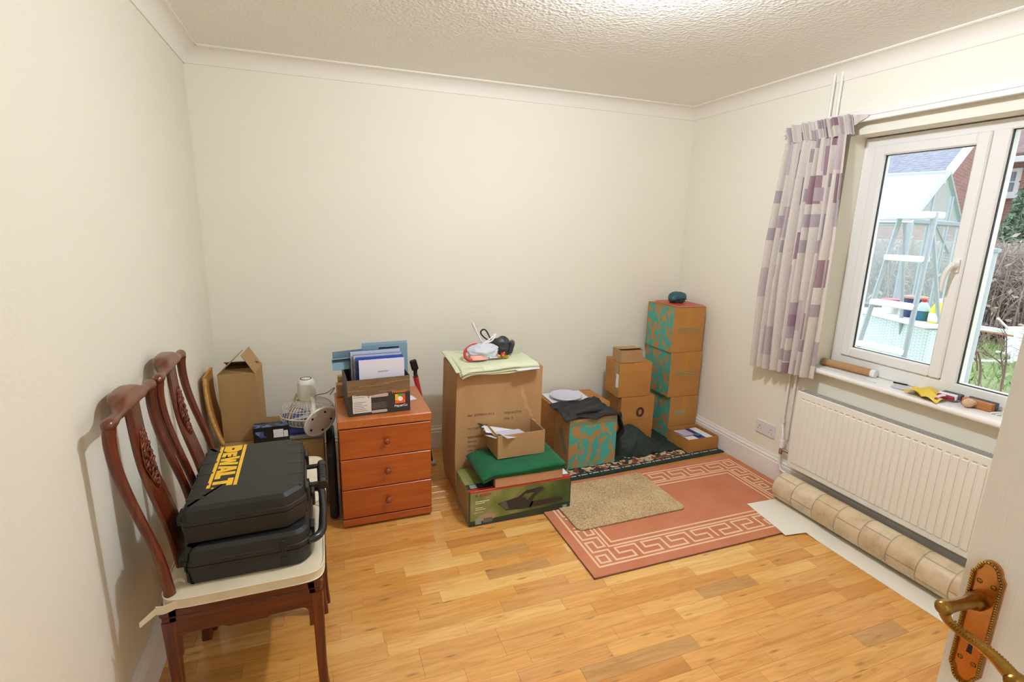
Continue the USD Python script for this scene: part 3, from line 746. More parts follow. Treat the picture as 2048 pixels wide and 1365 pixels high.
def make_case(label, loc, rz, L, Wd, h, logo, kind):
    t = thing('tool_case', label, 'tool case', loc, rz)
    po = case_outline(L, Wd, 0.055 if kind == 'upper' else 0.035)
    R = shell(po, 0, 0, 0, 0, 0.008 if kind == 'upper' else 0.016)
    zm = h*0.52
    part(t, 'base_shell', lofted([R(0.012, 0.0), R(0.006, 0.004), R(0.004, zm-0.018), R(0.000, zm-0.016), R(0.000, zm-0.001)]), BLACKP, 25)
    lid = part(t, 'lid', lofted([R(0.0, zm+0.001), R(0.0, zm+0.014), R(0.004, zm+0.016), R(0.008, h-0.012), R(0.017, h-0.0005), R(0.02, h)]), BLACKP, 25)
    # moulded ribs at the lid's long edges
    rb = []
    for i in range(5):
        y = -L*0.36+i*L*0.18
        rb += [cb((0.05, 0.016, 0.004), (Wd/2-0.035, y, h-0.001), 0.0018), cb((0.05, 0.016, 0.004), (-Wd/2+0.035, y, h-0.001), 0.0018)]
    parts(lid, 'moulded_rib', rb, BLACKP)
    # corner bumpers and hinges at the back
    parts(t, 'hinge', [rbox((0.022, 0.06, 0.03), (-Wd/2-0.003, y, zm+0.002), 0.006) for y in (-L*0.36, L*0.36)], BLACKP, 40)
    # end grooves
    if kind == 'lower':
        parts(t, 'end_slot', [rbox((0.016, 0.006, 0.046), (Wd*0.27, s*(L/2-0.0015), zm+0.016), 0.0028) for s in (-1, 1)], DARKGAP, 40)
        parts(t, 'end_groove', [cb((0.022, 0.004, zm-0.03), (Wd*0.27, s*(L/2-0.004), (zm-0.02)/2+0.004), 0.001) for s in (-1, 1)], DARKGAP)
    for y in (-L*0.27, L*0.27):
        part(t, 'latch', rbox((0.014, 0.05, 0.05), (Wd/2+0.001, y, zm+0.004), 0.004), BLACKS, 40)
    if kind == 'upper':
        hx = Wd/2
        a = tube(spline([(hx-0.006, -0.070, zm-0.004), (hx+0.022, -0.070, zm-0.004), (hx+0.050, -0.070, zm-0.004)], 8), 0.0085, 10)
        b = tube(spline([(hx-0.006, 0.070, zm-0.004), (hx+0.022, 0.070, zm-0.004), (hx+0.050, 0.070, zm-0.004)], 8), 0.0085, 10)
        part(t, 'handle', [a, b, tube([(hx+0.052, -0.086, zm-0.004), (hx+0.052, 0.086, zm-0.004)], 0.0155, 14)] + [lathe([(0.0165, -0.004), (0.0175, 0), (0.0165, 0.004)], 14, (hx+0.052, y, zm-0.004), (PI/2, 0, 0)) for y in np.linspace(-0.05, 0.05, 8)], BLACKS, 40)
    else:
        hx = Wd/2
        P = spline([(hx-0.01, 0.17, zm+0.005), (hx+0.022, 0.155, zm+0.01), (hx+0.034, 0.09, zm+0.01), (hx+0.036, 0, zm+0.01), (hx+0.034, -0.09, zm+0.01), (hx+0.022, -0.155, zm+0.006), (hx-0.01, -0.17, zm+0.002)], 30)
        part(t, 'handle', tube(P, 0.0135, 12), BLACKS, 40)
    if logo:
        G = {'D': (1.0, sg.Polygon([(0, 0), (.72, 0), (1, .24), (1, .76), (.72, 1), (0, 1)]).difference(sg.box(.34, .43, .68, .57))),
             'e': (.66, sg.box(0, 0, .66, .80).difference(sg.box(.34, .22, .66, .31)).difference(sg.box(.34, .50, .66, .59))),
             'W': (1.25, sg.Polygon([(0, 1), (.33, 1), (.40, .42), (.48, .86), (.77, .86), (.85, .42), (.92, 1), (1.25, 1), (1.07, 0), (.72, 0), (.625, .46), (.53, 0), (.18, 0)])),
             'A': (1.0, sg.Polygon([(0, 0), (.30, 1), (.70, 1), (1, 0), (.65, 0), (.61, .17), (.39, .17), (.35, 0)]).difference(sg.Polygon([(.44, .36), (.56, .36), (.5, .62)]))),
             'L': (.80, sg.Polygon([(0, 0), (.8, 0), (.8, .29), (.38, .29), (.38, 1), (0, 1)])),
             'T': (.92, sg.Polygon([(0, 1), (.92, 1), (.92, .71), (.65, .71), (.65, 0), (.27, 0), (.27, .71), (0, .71)]))}
        gx, shapes = 0.0, []
        for ch in 'DeWALT':
            shapes.append(affinity.translate(G[ch][1], gx, 0)); gx += G[ch][0]+(-0.02 if ch in 'WA' else 0.06)
        LL, HH = 0.322, 0.058
        word = affinity.scale(so.unary_union(shapes), LL/gx, HH, origin=(0, 0)).union(sg.Point(LL+0.003, 0.004).buffer(0.004))
        word = word.union(sg.box(0, -0.014, LL, -0.0035)).union(sg.box(0, HH+0.0035, LL, HH+0.014))
        part(lid, 'lettering', on(prism(word, 0.0005), (-0.104, 0.211, h+0.0001), (0, -1, 0), (1, 0, 0)), YEL, label='yellow block lettering')
    return t
make_case('lower black plastic tool case, lying flat on the cushion of the near chair', (0.358, -1.560, 0.4755), 0.0, 0.410, 0.355, 0.116, False, 'lower')
make_case('upper black tool case with large yellow lettering, stacked on another case', (0.350, -1.508, 0.5945), 0.02, 0.462, 0.345, 0.116, True, 'upper')

# ================================================================== BOXES: builders
def carton(name, label, loc, rz, w, d, h, m, group=None, tape=None, seam='x', cat='box', top=True):
    """Closed carton standing on loc (centre of the base)."""
    t = thing(name, label, cat, loc, rz, group)
    part(t, 'body', cb((w, d, h-0.004), (0, 0, (h-0.004)/2), 0.003), m)
    if top:
        if seam == 'x':
            for s in (-1, 1):
                part(t, 'flap', cb((w-0.002, d/2-0.001, 0.004), (0, s*d/4, h-0.002), 0.001, (s*0.006, 0, 0)), m)
        else:
            for s in (-1, 1):
                part(t, 'flap', cb((w/2-0.001, d-0.002, 0.004), (s*w/4, 0, h-0.002), 0.001, (0, -s*0.006, 0)), m)
    if tape is not None:
        tw = 0.048
        if seam == 'x':
            part(t, 'tape', [bx(-w/2, w/2, -tw/2, tw/2, h-0.0005, h+0.0006, 0), bx(-w/2-0.0007, -w/2+0.0005, -tw/2, tw/2, h*0.72, h+0.0006, 0), bx(w/2-0.0005, w/2+0.0007, -tw/2, tw/2, h*0.72, h+0.0006, 0)], tape)
        else:
            part(t, 'tape', [bx(-tw/2, tw/2, -d/2, d/2, h-0.0005, h+0.0006, 0), bx(-tw/2, tw/2, -d/2-0.0007, -d/2+0.0005, h*0.72, h+0.0006, 0)], tape)
    return t

def open_carton(name, label, loc, rz, w, d, h, m, inner, cat='box', group=None, th=0.004):
    t = thing(name, label, cat, loc, rz, group)
    part(t, 'base', bx(-w/2+th, w/2-th, -d/2+th, d/2-th, 0.0, th, 0.0005), inner)
    for s in (-1, 1):
        part(t, 'side', bx(-w/2, w/2, s*(d/2-th/2)-th/2, s*(d/2-th/2)+th/2, 0, h, 0.001), m)
        part(t, 'side', bx(s*(w/2-th/2)-th/2, s*(w/2-th/2)+th/2, -d/2+th, d/2-th, 0, h-0.001, 0.001), m)
    return t

# ================================================================== DRAWER UNIT AND WHAT STANDS ON IT
dx0, dx1, dy0, dy1, dh = 0.642, 1.106, -0.849, -0.385, 0.59
du = thing('bedside_drawers', 'small cherry wood bedside cabinet with three drawers and round knobs', 'drawers', ((dx0+dx1)/2, (dy0+dy1)/2, 0))
dw, dd = dx1-dx0, dy1-dy0
part(du, 'carcass', bx(-dw/2+0.006, dw/2-0.006, -dd/2+0.022, dd/2, 0.018, dh-0.044, 0.002), CHERRYS)
part(du, 'top_board', cb((dw, dd, 0.044), (0, 0, dh-0.022), 0.004), CHERRYT)
part(du, 'plinth', bx(-dw/2+0.004, dw/2-0.004, -dd/2+0.004, -dd/2+0.024, 0.014, 0.052, 0.002), CHERRY)
zs_ = [0.056, 0.216, 0.382, 0.543]
for i in (2, 1, 0):
    z0, z1 = zs_[i]+0.002, zs_[i+1]-0.002
    dr = part(du, 'drawer', cb((dw-0.012, 0.020, z1-z0), (0, -dd/2+0.011, (z0+z1)/2), 0.003), CHERRY)
    part(dr, 'knob', lathe([(0.006, 0), (0.006, 0.008), (0.008, 0.011), (0.0145, 0.015), (0.0165, 0.021), (0.0135, 0.027), (0.006, 0.0295), (0.0005, 0.03)], 18, (0, -dd/2+0.001, (z0+z1)/2+0.004), (PI/2, 0, 0)), KNOB, 50)
for a in (-1, 1):
    for b in (-1, 1):
        part(du, 'caster', lathe([(0.0, 0), (0.016, 0), (0.016, 0.018), (0, 0.018)], 12, (a*(dw/2-0.04), b*(dd/2-0.05), 0)), BLACKS)

# printed paper carton, open, torn rim, standing on the drawers
BROWNTOP = mat('carton_torn_brown', S(128, 100, 66), 0.75, col2=S(112, 86, 56), nscale=14, stretch=(0.4, 1, 2))
BLACKBOX = mat('carton_black_print', S(52, 47, 42), 0.5)
pbw, pbd, pbh = 0.308, 0.265, 0.186
pb = thing('paper_carton', 'open black and brown copy paper carton with torn rim, on the bedside cabinet', 'box', (0.846, -0.662, dh+0.0008), 0.05)
part(pb, 'base', bx(-pbw/2+0.004, pbw/2-0.004, -pbd/2+0.004, pbd/2-0.004, 0, 0.004, 0), BLACKBOX)
for s in (-1, 1):
    part(pb, 'side', bx(-pbw/2, pbw/2, s*(pbd/2-0.002)-0.002, s*(pbd/2-0.002)+0.002, 0, 0.112 if s < 0 else 0.19, 0.0008), BLACKBOX)
    part(pb, 'side', bx(s*(pbw/2-0.002)-0.002, s*(pbw/2-0.002)+0.002, -pbd/2+0.004, pbd/2-0.004, 0, 0.19, 0.0008), BLACKBOX)
tr_ = np.random.default_rng(4)
xs = np.linspace(-pbw/2, pbw/2, 26)
def strip(zl, zh, y, th):
    return on(prism([(a, b) for a, b in zip(xs, zl)]+[(a, b) for a, b in zip(xs[::-1], zh[::-1])], th), (0, y+th, 0), (1, 0, 0), (0, 0, 1))
wv = 0.004*np.sin(xs*40)+tr_.normal(0, 0.0012, 26)
part(pb, 'torn_front', strip(np.full(26, 0.104)+wv, np.linspace(0.186, 0.189, 26), -pbd/2-0.0012, 0.003), BROWNTOP, label='brown torn upper half of the front')
for zc, x0, x1, k in ((0.160, -0.02, 0.15, 0.035), (0.150, -0.10, 0.05, 0.03), (0.130, -0.15, -0.08, 0.0), (0.118, 0.0, 0.08, -0.03)):
    q = np.linspace(x0, x1, 12)
    part(pb, 'torn_edge', tube(np.stack([q, np.full(12, -pbd/2-0.0016), zc+k*(q-x0)+tr_.normal(0, 0.001, 12)], 1), 0.0013, 5), CARD)
part(pb, 'address_label', bx(-pbw/2+0.022, -pbw/2+0.112, -pbd/2-0.0006, -pbd/2, 0.014, 0.112, 0), PAPERW)
GREYINK = mat('grey_ink', S(150, 142, 130), 0.7)
lab = []
for i, w_ in enumerate((0.05, 0.055, 0.0, 0.0, 0.06, 0.04, 0.066, 0.05, 0.058, 0.07)):
    if w_:
        z = 0.104-i*0.009
        lab.append(bx(-pbw/2+0.027, -pbw/2+0.027+w_, -pbd/2-0.0009, -pbd/2-0.0005, z, z+0.003, 0))
part(pb, 'label_text_lines', lab, GREYINK, kind='stuff')
part(pb, 'lettering', lettering('2', 0.013, (-pbw/2+0.094, -pbd/2-0.0006, 0.09), (1, 0, 0), (0, 0, 1), bold=True), INK)
part(pb, 'hand_hole', [on(prism(sg.LineString([(-0.035, 0.098), (0.035, 0.098)]).buffer(0.009), 0.0012), (0, -pbd/2-0.0008+0.001, 0), (1, 0, 0), (0, 0, 1))], mat('hole_paper', S(196, 176, 168), 0.7))
part(pb, 'hand_hole', [on(prism(sg.LineString([(-0.035, 0.014), (0.030, 0.014)]).buffer(0.007), 0.0012), (0, -pbd/2-0.0008+0.001, 0), (1, 0, 0), (0, 0, 1))], MATS['hole_paper'])
part(pb, 'fine_print', [bx(-0.04, 0.038-0.004*(i % 3), -pbd/2-0.0008, -pbd/2-0.0004, 0.058-i*0.0055, 0.060-i*0.0055, 0) for i in range(6)], mat('pale_print', S(120, 114, 102), 0.6), kind='stuff')
def front(m, x, z): return on(m, (x, -pbd/2-0.0004, z), (1, 0, 0), (0, 0, 1))
part(pb, 'lettering', lettering('Premium', 0.0135, (0.062, -pbd/2-0.0006, 0.1), (1, 0, 0.05), (0, 0, 1), 0.0008, True), mat('copper_print', S(232, 112, 44), 0.5))
part(pb, 'lettering', lettering('PaperCo', 0.012, (0.072, -pbd/2-0.0004, 0.026), (1, 0, 0), (0, 0, 1), bold=True), PAPER)
part(pb, 'printed_panel', front(prism(sg.box(0, 0, 0.026, 0.05), 0.0004), 0.077, 0.044), mat('print_gold', S(240, 190, 50), 0.5))
part(pb, 'printed_panel', front(prism(sg.box(0, 0, 0.026, 0.05), 0.0004), 0.103, 0.044), mat('print_red', S(226, 70, 44), 0.5))
part(pb, 'printed_panel', front(prism(sg.box(0, 0, 0.052, 0.018), 0.0005), 0.077, 0.044), mat('print_orange', S(236, 104, 50), 0.5))
part(pb, 'printed_panel', front(prism(sg.box(0, 0, 0.03, 0.012), 0.0006), 0.092, 0.084), mat('print_green', S(86, 160, 66), 0.5))
part(pb, 'printed_panel', front(prism(sg.Point(0, 0).buffer(0.0125), 0.0007), 0.104, 0.068), PAPER)

# spiral notebooks and blue card folders standing in the carton
def note_book(label, loc, rz, tilt, w, h, cover, page, th=0.014):
    t = thing('notebook', label, 'notebook', loc, rz)
    part(t, 'front_cover', cb((w, 0.0012, h), (0, -th/2, h/2), 0.0004), cover)
    part(t, 'pages', cb((w-0.004, th-0.003, h-0.005), (0.0, 0, h/2), 0.0008), page)
    part(t, 'back_cover', cb((w, 0.0012, h), (0, th/2, h/2), 0.0004), BLUECOV)
    coil = []
    n = int(h/0.0085)
    for i in range(n):
        z = 0.008+i*(h-0.016)/(n-1)
        a = np.linspace(0, 2*PI, 9)
        coil.append(tube(np.stack([-w/2-0.001+0.006*np.cos(a), 0.008*np.sin(a)*th/0.014, np.full(9, z)], 1), 0.0009, 5))
    part(t, 'wire_coil', coil, BLACKS, kind='stuff')
    return t
BLUECOV = mat('blue_cover', S(60, 84, 170), 0.4)
LILAC = mat('lilac_page', S(226, 222, 232), 0.6)
CLEARC = mat('clear_cover', S(196, 202, 208), 0.25)
PALEB = mat('pale_blue_card', S(122, 154, 172), 0.6)
PALEB2 = mat('pale_blue_card_light', S(142, 170, 186), 0.6)
px_, py_ = pb.GetAttribute('xformOp:translate').Get()[0], -0.662
zb_ = dh+0.006
nb = note_book('front spiral notebook with a pale lilac cover, standing in the paper carton', (0.872, -0.755, zb_), 0.05, 0, 0.225, 0.272, LILAC, PAPER)
part(nb, 'lettering', lettering('BASIC BOOK', 0.006, (-0.02, -0.0078, 0.205), (1, 0, 0), (0, 0, 1)), INK)
note_book('second spiral notebook, its blue edge showing above the lilac one in the paper carton', (0.866, -0.729, zb_), 0.05, 0, 0.235, 0.279, BLUECOV, PAPER, 0.012)
note_book('third spiral notebook with a grey clear cover, behind the blue edged one', (0.858, -0.703, zb_), 0.06, 0, 0.24, 0.286, CLEARC, PAPER, 0.012)
note_book('rearmost spiral notebook with a clear plastic cover, nearest the blue folders', (0.850, -0.676, zb_), 0.07, 0, 0.25, 0.300, CLEARC, PAPERW, 0.012)
def folder(label, loc, rz, tilt, w, h, m):
    t = thing('card_folder', label, 'folder', loc, rz)
    part(t, 'front_leaf', cb((w, 0.0016, h-0.012), (0, -0.004, h/2-0.006), 0.0005, (tilt, 0, 0)), m)
    part(t, 'back_leaf', cb((w, 0.0016, h), (0, 0.004, h/2), 0.0005, (tilt, 0, 0)), PALEB2)
    part(t, 'fastener', cb((w*0.45, 0.004, 0.006), (0.02, -0.006, h-0.03), 0.001, (tilt, 0, 0)), BLACKS)
    return t
folder('pale blue card folder sticking up at the back right of the paper carton', (0.905, -0.625, zb_), 0.04, 0, 0.235, 0.328, PALEB)
fl2 = thing('document_wallet', 'pale blue card wallet jutting out left over the rim of the paper carton', 'folder', (0.762, -0.640, 0.800), 0.06)
part(fl2, 'front_leaf', cb((0.25, 0.0016, 0.062), (0, -0.012, 0.031), 0.0005, (-0.5, -0.04, 0)), PALEB)
part(fl2, 'back_leaf', cb((0.25, 0.0016, 0.05), (0.005, 0.012, 0.072), 0.0005, (0.35, -0.04, 0)), PALEB2)
part(fl2, 'spine', cb((0.248, 0.03, 0.003), (0.0, -0.002, 0.052), 0.001, (0.1, -0.04, 0)), BLACKS)
sb1 = carton('small_carton', 'tiny beige cardboard carton behind the paper carton, lower of the two at the cabinet edge', (0.685, -0.455, dh+0.001), 0.05, 0.062, 0.05, 0.075, CARD, top=False)
sb2 = carton('small_carton', 'tiny beige carton standing at the back of the cabinet beside the paper carton', (0.690, -0.410, dh+0.001), -0.1, 0.05, 0.035, 0.11, CARD2, top=False)
lf = thing('paper_slip', 'white paper slip lying on the cabinet right of the paper carton', 'paper', (1.035, -0.60, dh+0.001), 0.25)
part(lf, 'sheet', cb((0.05, 0.08, 0.0012), (0, 0, 0.0008), 0.0003), PAPER)
# tool leaning on the wall behind the cabinet
RED = mat('red_plastic', S(196, 36, 40), 0.4)
tl = thing('trigger_clamp', 'red and black handled tool leaning on the wall behind the bedside cabinet', 'tool')
tp = [(1.235, -0.245, 0.012), (1.165, -0.16, 0.44), (1.135, -0.12, 0.66)]
part(tl, 'shaft', tube([(1.225, -0.245, 0.012), (1.165, -0.15, 0.47)], 0.008, 8), BLACKS)
part(tl, 'red_sleeve', tube(spline([(1.172, -0.17, 0.44), (1.160, -0.15, 0.50), (1.146, -0.13, 0.575)], 8), np.linspace(0.012, 0.018, 8), 10), RED, 40)
part(tl, 'grip', [tube(spline([(1.150, -0.14, 0.565), (1.146, -0.13, 0.60), (1.152, -0.13, 0.63)], 8), 0.013, 10), rbox((0.045, 0.03, 0.07), (1.140, -0.12, 0.645), 0.010, 3, (0, -0.25, 0))], BLACKS, 40)
part(tl, 'foot', cb((0.03, 0.06, 0.02), (1.23, -0.25, 0.011), 0.004), GREYMET)

# ================================================================== BACK LEFT CORNER
c1 = carton('storage_carton', 'dull brown carton on the floor between the chairs and the drawers, lowest of its stack', (0.320, -0.345, 0.0005), 0, 0.50, 0.48, 0.195, CARD2)
c2 = carton('storage_carton', 'dull brown carton on top of another, under the upturned fan', (0.322, -0.345, 0.1965), 0.0, 0.505, 0.47, 0.188, CARD2, tape=TAPE)
ZT = 0.386
# tall open carton with splayed flaps
tb = thing('flap_carton', 'tall plain carton with its top flaps half open, in the back left corner', 'box', (0.178, -0.360, ZT), -0.08)
tw_, td_, th_ = 0.178, 0.190, 0.368
part(tb, 'body', [bx(-tw_/2, tw_/2, -td_/2, -td_/2+0.004, 0, th_, 0.001), bx(-tw_/2, tw_/2, td_/2-0.004, td_/2, 0, th_, 0.001), bx(-tw_/2, -tw_/2+0.004, -td_/2+0.003, td_/2-0.003, 0, th_, 0.001), bx(tw_/2-0.004, tw_/2, -td_/2+0.003, td_/2-0.003, 0, th_, 0.001), bx(-tw_/2+0.003, tw_/2-0.003, -td_/2+0.003, td_/2-0.003, 0, 0.004, 0)], CARD2)
def flap(o, u, v, a, b, m=CARD2):
    mm = cb((a, b, 0.004), (0, b/2, 0), 0.0012)
    return part(tb, 'flap', on(mm, o, u, v), m)
flap((-tw_/2, 0, th_), (0, 1, 0), (0.74, 0, 0.72), td_, 0.125)
flap((tw_/2, 0, th_), (0, 1, 0), (-0.50, 0, 0.86), td_, 0.118)
flap((0, -td_/2, th_), (1, 0, 0), (0.0, 0.95, 0.10), tw_-0.012, 0.085)
flap((0, td_/2, th_), (1, 0, 0), (0.0, -0.75, 0.40), tw_-0.012, 0.08)
# curved orange-brown padded board against the wall
PADM = mat('orange_padding', S(196, 136, 62), 0.8, col2=S(182, 120, 50), nscale=8)
PADE = mat('torn_padding', S(222, 178, 104), 0.9, col2=S(196, 146, 78), nscale=60)
pdn = thing('padded_board', 'orange-brown padded board with a torn edge, bowed between wall and tall carton', 'board')
def pad_fn(x0):
    def f(u, v):
        z = ZT+0.001+0.372*v
        x = x0+0.052*(1-v)**2.2-0.006*np.sin(v*PI)
        return x, -0.49+0.20*u, z
    return f
part(pdn, 'board', sheet(pad_fn(0.030), 6, 24, 0.012)[0], PADM, 50)
part(pdn, 'torn_edge', [tube(np.stack([0.036+0.052*(1-v)**2.2-0.006*np.sin(v*PI), np.full(26, -0.493)+nrng.normal(0, 0.002, 26), ZT+0.008+0.360*v], 1), 0.0055+nrng.random(26)*0.003, 6) for v in [np.linspace(0, 1, 26)]], PADE)
# small printed black box
PRB = usdkit.material(stage, '/World/Looks/photo_print_dark', {'tc': ('texture_coordinate', {}), 'v': ('voronoi_texture', {'scale': 38.0}),
    'rp': ('rgb_ramp', {'ramp': [(0.0, S(20, 20, 26)), (0.45, S(26, 28, 40)), (0.6, S(60, 84, 140)), (0.75, S(120, 150, 190)), (0.9, S(40, 40, 60))]}), 'p': ('principled_bsdf', {'roughness': 0.3})},
    [('tc.object', 'v.vector'), ('v.color', 'rp.fac'), ('rp.color', 'p.base_color')], surface='p.BSDF')
bb = thing('printed_carton', 'small glossy black printed carton with a white label, in front of the fan', 'box', (0.318, -0.492, ZT), 0.02)
part(bb, 'body', cb((0.172, 0.075, 0.092), (0, 0, 0.046), 0.002), BLACKS)
part(bb, 'printed_top', cb((0.168, 0.071, 0.001), (0, 0, 0.0925), 0.0003), PRB)
part(bb, 'white_label', bx(0.010, 0.058, -0.0385, -0.0372, 0.03, 0.075, 0), PAPER)
part(bb, 'white_label', bx(0.060, 0.080, -0.0385, -0.0372, 0.03, 0.066, 0), PAPER)
part(bb, 'printed_patch', bx(-0.075, -0.02, -0.0383, -0.0372, 0.035, 0.07, 0), PRB)
# grey laptop-like tray, blue folder, leaning box file
GREYP = mat('grey_plastic', S(150, 150, 156), 0.4)
lp = thing('grey_tray', 'flat grey plastic tray under the blue folder and the fan', 'tray', (0.485, -0.345, ZT+0.001), 0)
part(lp, 'body', rbox((0.19, 0.36, 0.022), (0, 0, 0.011), 0.006), GREYP, 40)
part(lp, 'rim', rbox((0.176, 0.34, 0.006), (0, 0, 0.023), 0.003), mat('grey_plastic_dark', S(92, 92, 100), 0.4), 40)
BLUE = mat('royal_blue_folder', S(52, 62, 150), 0.35)
bf = thing('blue_folder', 'royal blue plastic folder lying under the fan grille', 'folder', (0.470, -0.355, ZT+0.0275), 0.06)
part(bf, 'cover', cb((0.225, 0.30, 0.018), (0.0, 0, 0.010), 0.003), BLUE)
part(bf, 'pages', cb((0.219, 0.294, 0.012), (0.003, -0.002, 0.010), 0.001), PAPER)
lb = thing('box_file', 'beige box file leaning at a slant against the fan', 'box file', (0.375, -0.405, ZT+0.012), 0.05)
part(lb, 'body', cb((0.014, 0.085, 0.215), (0.032, 0.0, 0.10), 0.003, (0, 0.42, 0)), mat('beige_board', S(186, 168, 138), 0.7))
# upturned desk fan
FANW = mat('cream_fan_plastic', S(232, 226, 212), 0.35)
fx, fy, fz = 0.500, -0.42, ZT+0.050
fan = thing('desk_fan', 'cream desk fan lying face down, its round base tipped towards the drawers', 'fan', (fx, fy, fz))
part(fan, 'motor_housing', lathe([(0.0, 0.262), (0.026, 0.260), (0.040, 0.250), (0.046, 0.232), (0.049, 0.170), (0.049, 0.150), (0.03, 0.146), (0.0, 0.146)], 28, (0, 0, 0)), FANW, 45)
part(fan, 'vent_slot', [cb((0.004, 0.010, 0.002), (0.027*math.cos(a), 0.027*math.sin(a), 0.2605), 0.0006, (0, 0.12, a)) for a in np.linspace(0, 2*PI, 14, endpoint=False)], DARKGAP, kind='stuff')
wires = []
for k in range(44):
    a = 2*PI*k/44
    P = [(r*math.cos(a), r*math.sin(a), z) for r, z in ((0.040, 0.142), (0.09, 0.132), (0.128, 0.105), (0.142, 0.070), (0.136, 0.035), (0.105, 0.016), (0.06, 0.008), (0.028, 0.006))]
    wires.append(tube(spline(P, 12), 0.0012, 4))
part(fan, 'grille_wires', wires, FANW, kind='stuff')
for r, z in ((0.143, 0.070), (0.128, 0.106), (0.06, 0.008), (0.105, 0.016)):
    a = np.linspace(0, 2*PI, 40)
    part(fan, 'grille_ring', tube(np.stack([r*np.cos(a), r*np.sin(a), np.full(40, z)], 1), 0.003 if r == 0.143 else 0.0018, 6), FANW, 40)
part(fan, 'hub_badge', lathe([(0.0, 0.002), (0.028, 0.002), (0.03, 0.008), (0, 0.008)], 20), FANW)
for k in range(3):
    def bl(u, v, k=k):
        r = 0.03+0.09*v; a = 2*PI*k/3+(u-0.5)*(1.1+0.3*v)
        return r*np.cos(a), r*np.sin(a), 0.065+0.035*(u-0.5)
    part(fan, 'blade', sheet(bl, 8, 8, 0.002)[0], mat(f'fan_blade_{k}', S(206, 210, 214), 0.3), True)
nd = np.array([0.50, -0.80, -0.33]); nd /= np.linalg.norm(nd)      # outward normal of the base's underside
bc = np.array([0.062, -0.157, 0.062])
part(fan, 'base_disc', lathe([(0.0, -0.030), (0.03, -0.028), (0.075, -0.016), (0.090, -0.006), (0.092, 0.0), (0.088, 0.006), (0.080, 0.0055), (0.078, 0.003), (0.0, 0.003)], 36, (0, 0, 0), align(nd, bc)), FANW, 35)
part(fan, 'base_foot', [lathe([(0.006, 0), (0.0055, 0.004), (0, 0.0045)], 10, (0, 0, 0), align(nd, bc+nd*0.003+0.066*(math.cos(a)*np.cross(nd, [0, 0, 1])+math.sin(a)*np.cross(np.cross(nd, [0, 0, 1]), nd)))) for a in np.arange(5)*2*PI/5+0.6], BLACKS, kind='stuff')
part(fan, 'stem', tube(spline([bc-nd*0.028, bc-nd*0.06+[0, 0, 0.02], (0.028, -0.05, 0.150), (0.0, -0.02, 0.165)], 12), np.linspace(0.017, 0.011, 12), 12), FANW, 40)
part(fan, 'tilt_knob', lathe([(0, 0), (0.014, 0), (0.014, 0.012), (0, 0.013)], 12, (0.03, -0.035, 0.150), (0.4, 1.2, 0)), mat('ivory_knob', S(214, 206, 170), 0.4), 40)
part(fan, 'cord', tube(spline([(0.04, 0.0, 0.155), (0.08, -0.02, 0.17), (0.11, 0.02, 0.165), (0.13, 0.03, 0.175), (0.12, 0.08, 0.13)], 24), 0.0028, 6), mat('grey_cord', S(150, 148, 140), 0.5), True)
# black holdall between the stack and the drawers
NYL = mat('black_nylon', S(24, 24, 27), 0.55, bump=0.3, bscale=30, bdist=0.004)
hb = thing('holdall_bag', 'black nylon bag squeezed upright between the cartons and the drawers', 'bag', (0.609, -0.52, 0))
part(hb, 'bag_body', rbox((0.046, 0.44, 0.372), (0, 0, 0.188), 0.020), NYL, 40)
part(hb, 'carry_handle', tube(spline([(0, -0.0, 0.36), (0.0, 0.01, 0.395), (0.0, 0.08, 0.405), (0, 0.15, 0.395), (0, 0.16, 0.36)], 16), 0.009, 8), NYL, True)

# ================================================================== BIG CARTON GROUP
g = thing('tall_carton', 'large tall brown carton with printed shipping lines, behind the power tool box', 'box', (1.530, -0.545, 0.0005), 0.0)
bw, bd, bh = 0.508, 0.330, 0.748
part(g, 'body', sweep(None, [np.array([(-bw/2-o, -bd/2, z), (bw/2, -bd/2, z), (bw/2, bd/2, z), (-bw/2-o, bd/2, z), (-bw/2-o*1.8, 0, z)]) for z, o in ((0, 0.0), (0.1, 0.010), (0.25, 0.014), (0.5, 0.008), (bh, 0.0))]), CARD)
for s in (-1, 1):
    part(g, 'flap', cb((bw-0.003, bd/2-0.002, 0.005), (0, s*bd/4, bh+0.002), 0.0015), CARD)
part(g, 'tape', [bx(-bw/2-0.001, -bw/2, -0.022, 0.022, bh-0.16, bh+0.005, 0), bx(-bw/2, bw/2, -0.024, 0.024, bh+0.0042, bh+0.0052, 0)], CLEARTAPE)
pt_ = sg.Polygon([(0.118, 0.640), (0.136, 0.636), (0.146, 0.585), (0.162, 0.560), (0.168, 0.515), (0.196, 0.480), (0.204, 0.440), (0.180, 0.455), (0.168, 0.490), (0.150, 0.500), (0.142, 0.550), (0.126, 0.580)])
part(g, 'peeled_tape', [on(prism(pt_, 0.0006), (0, -bd/2-0.0002, 0), (1, 0, 0), (0, 0, 1)), cb((0.03, 0.010, 0.02), (0.205, -bd/2-0.006, 0.420), 0.003, (0.3, 0.5, 0.2))], CLEARTAPE)
def gtxt(s_, h, x, z): part(g, 'lettering', lettering(s_, h, (x, -bd/2-0.0003, z), (1, 0, 0.0), (0, 0, 1)), INK)
gtxt('Ref  6DPB86/LW16', 0.0125, -0.195, 0.485)
gtxt('TKW 313735', 0.0125, 0.020, 0.478)
gtxt('Gdw: 3', 0.0125, 0.020, 0.445)
gtxt('TC CARTONS', 0.0125, -0.195, 0.405)
gtxt('DIMENSION', 0.0115, -0.195, 0.355)
gtxt('NW:28', 0.0115, -0.195, 0.328)
gtxt('GW 30', 0.0115, -0.195, 0.301)
gtxt('QTY: 1PC', 0.0115, -0.195, 0.274)
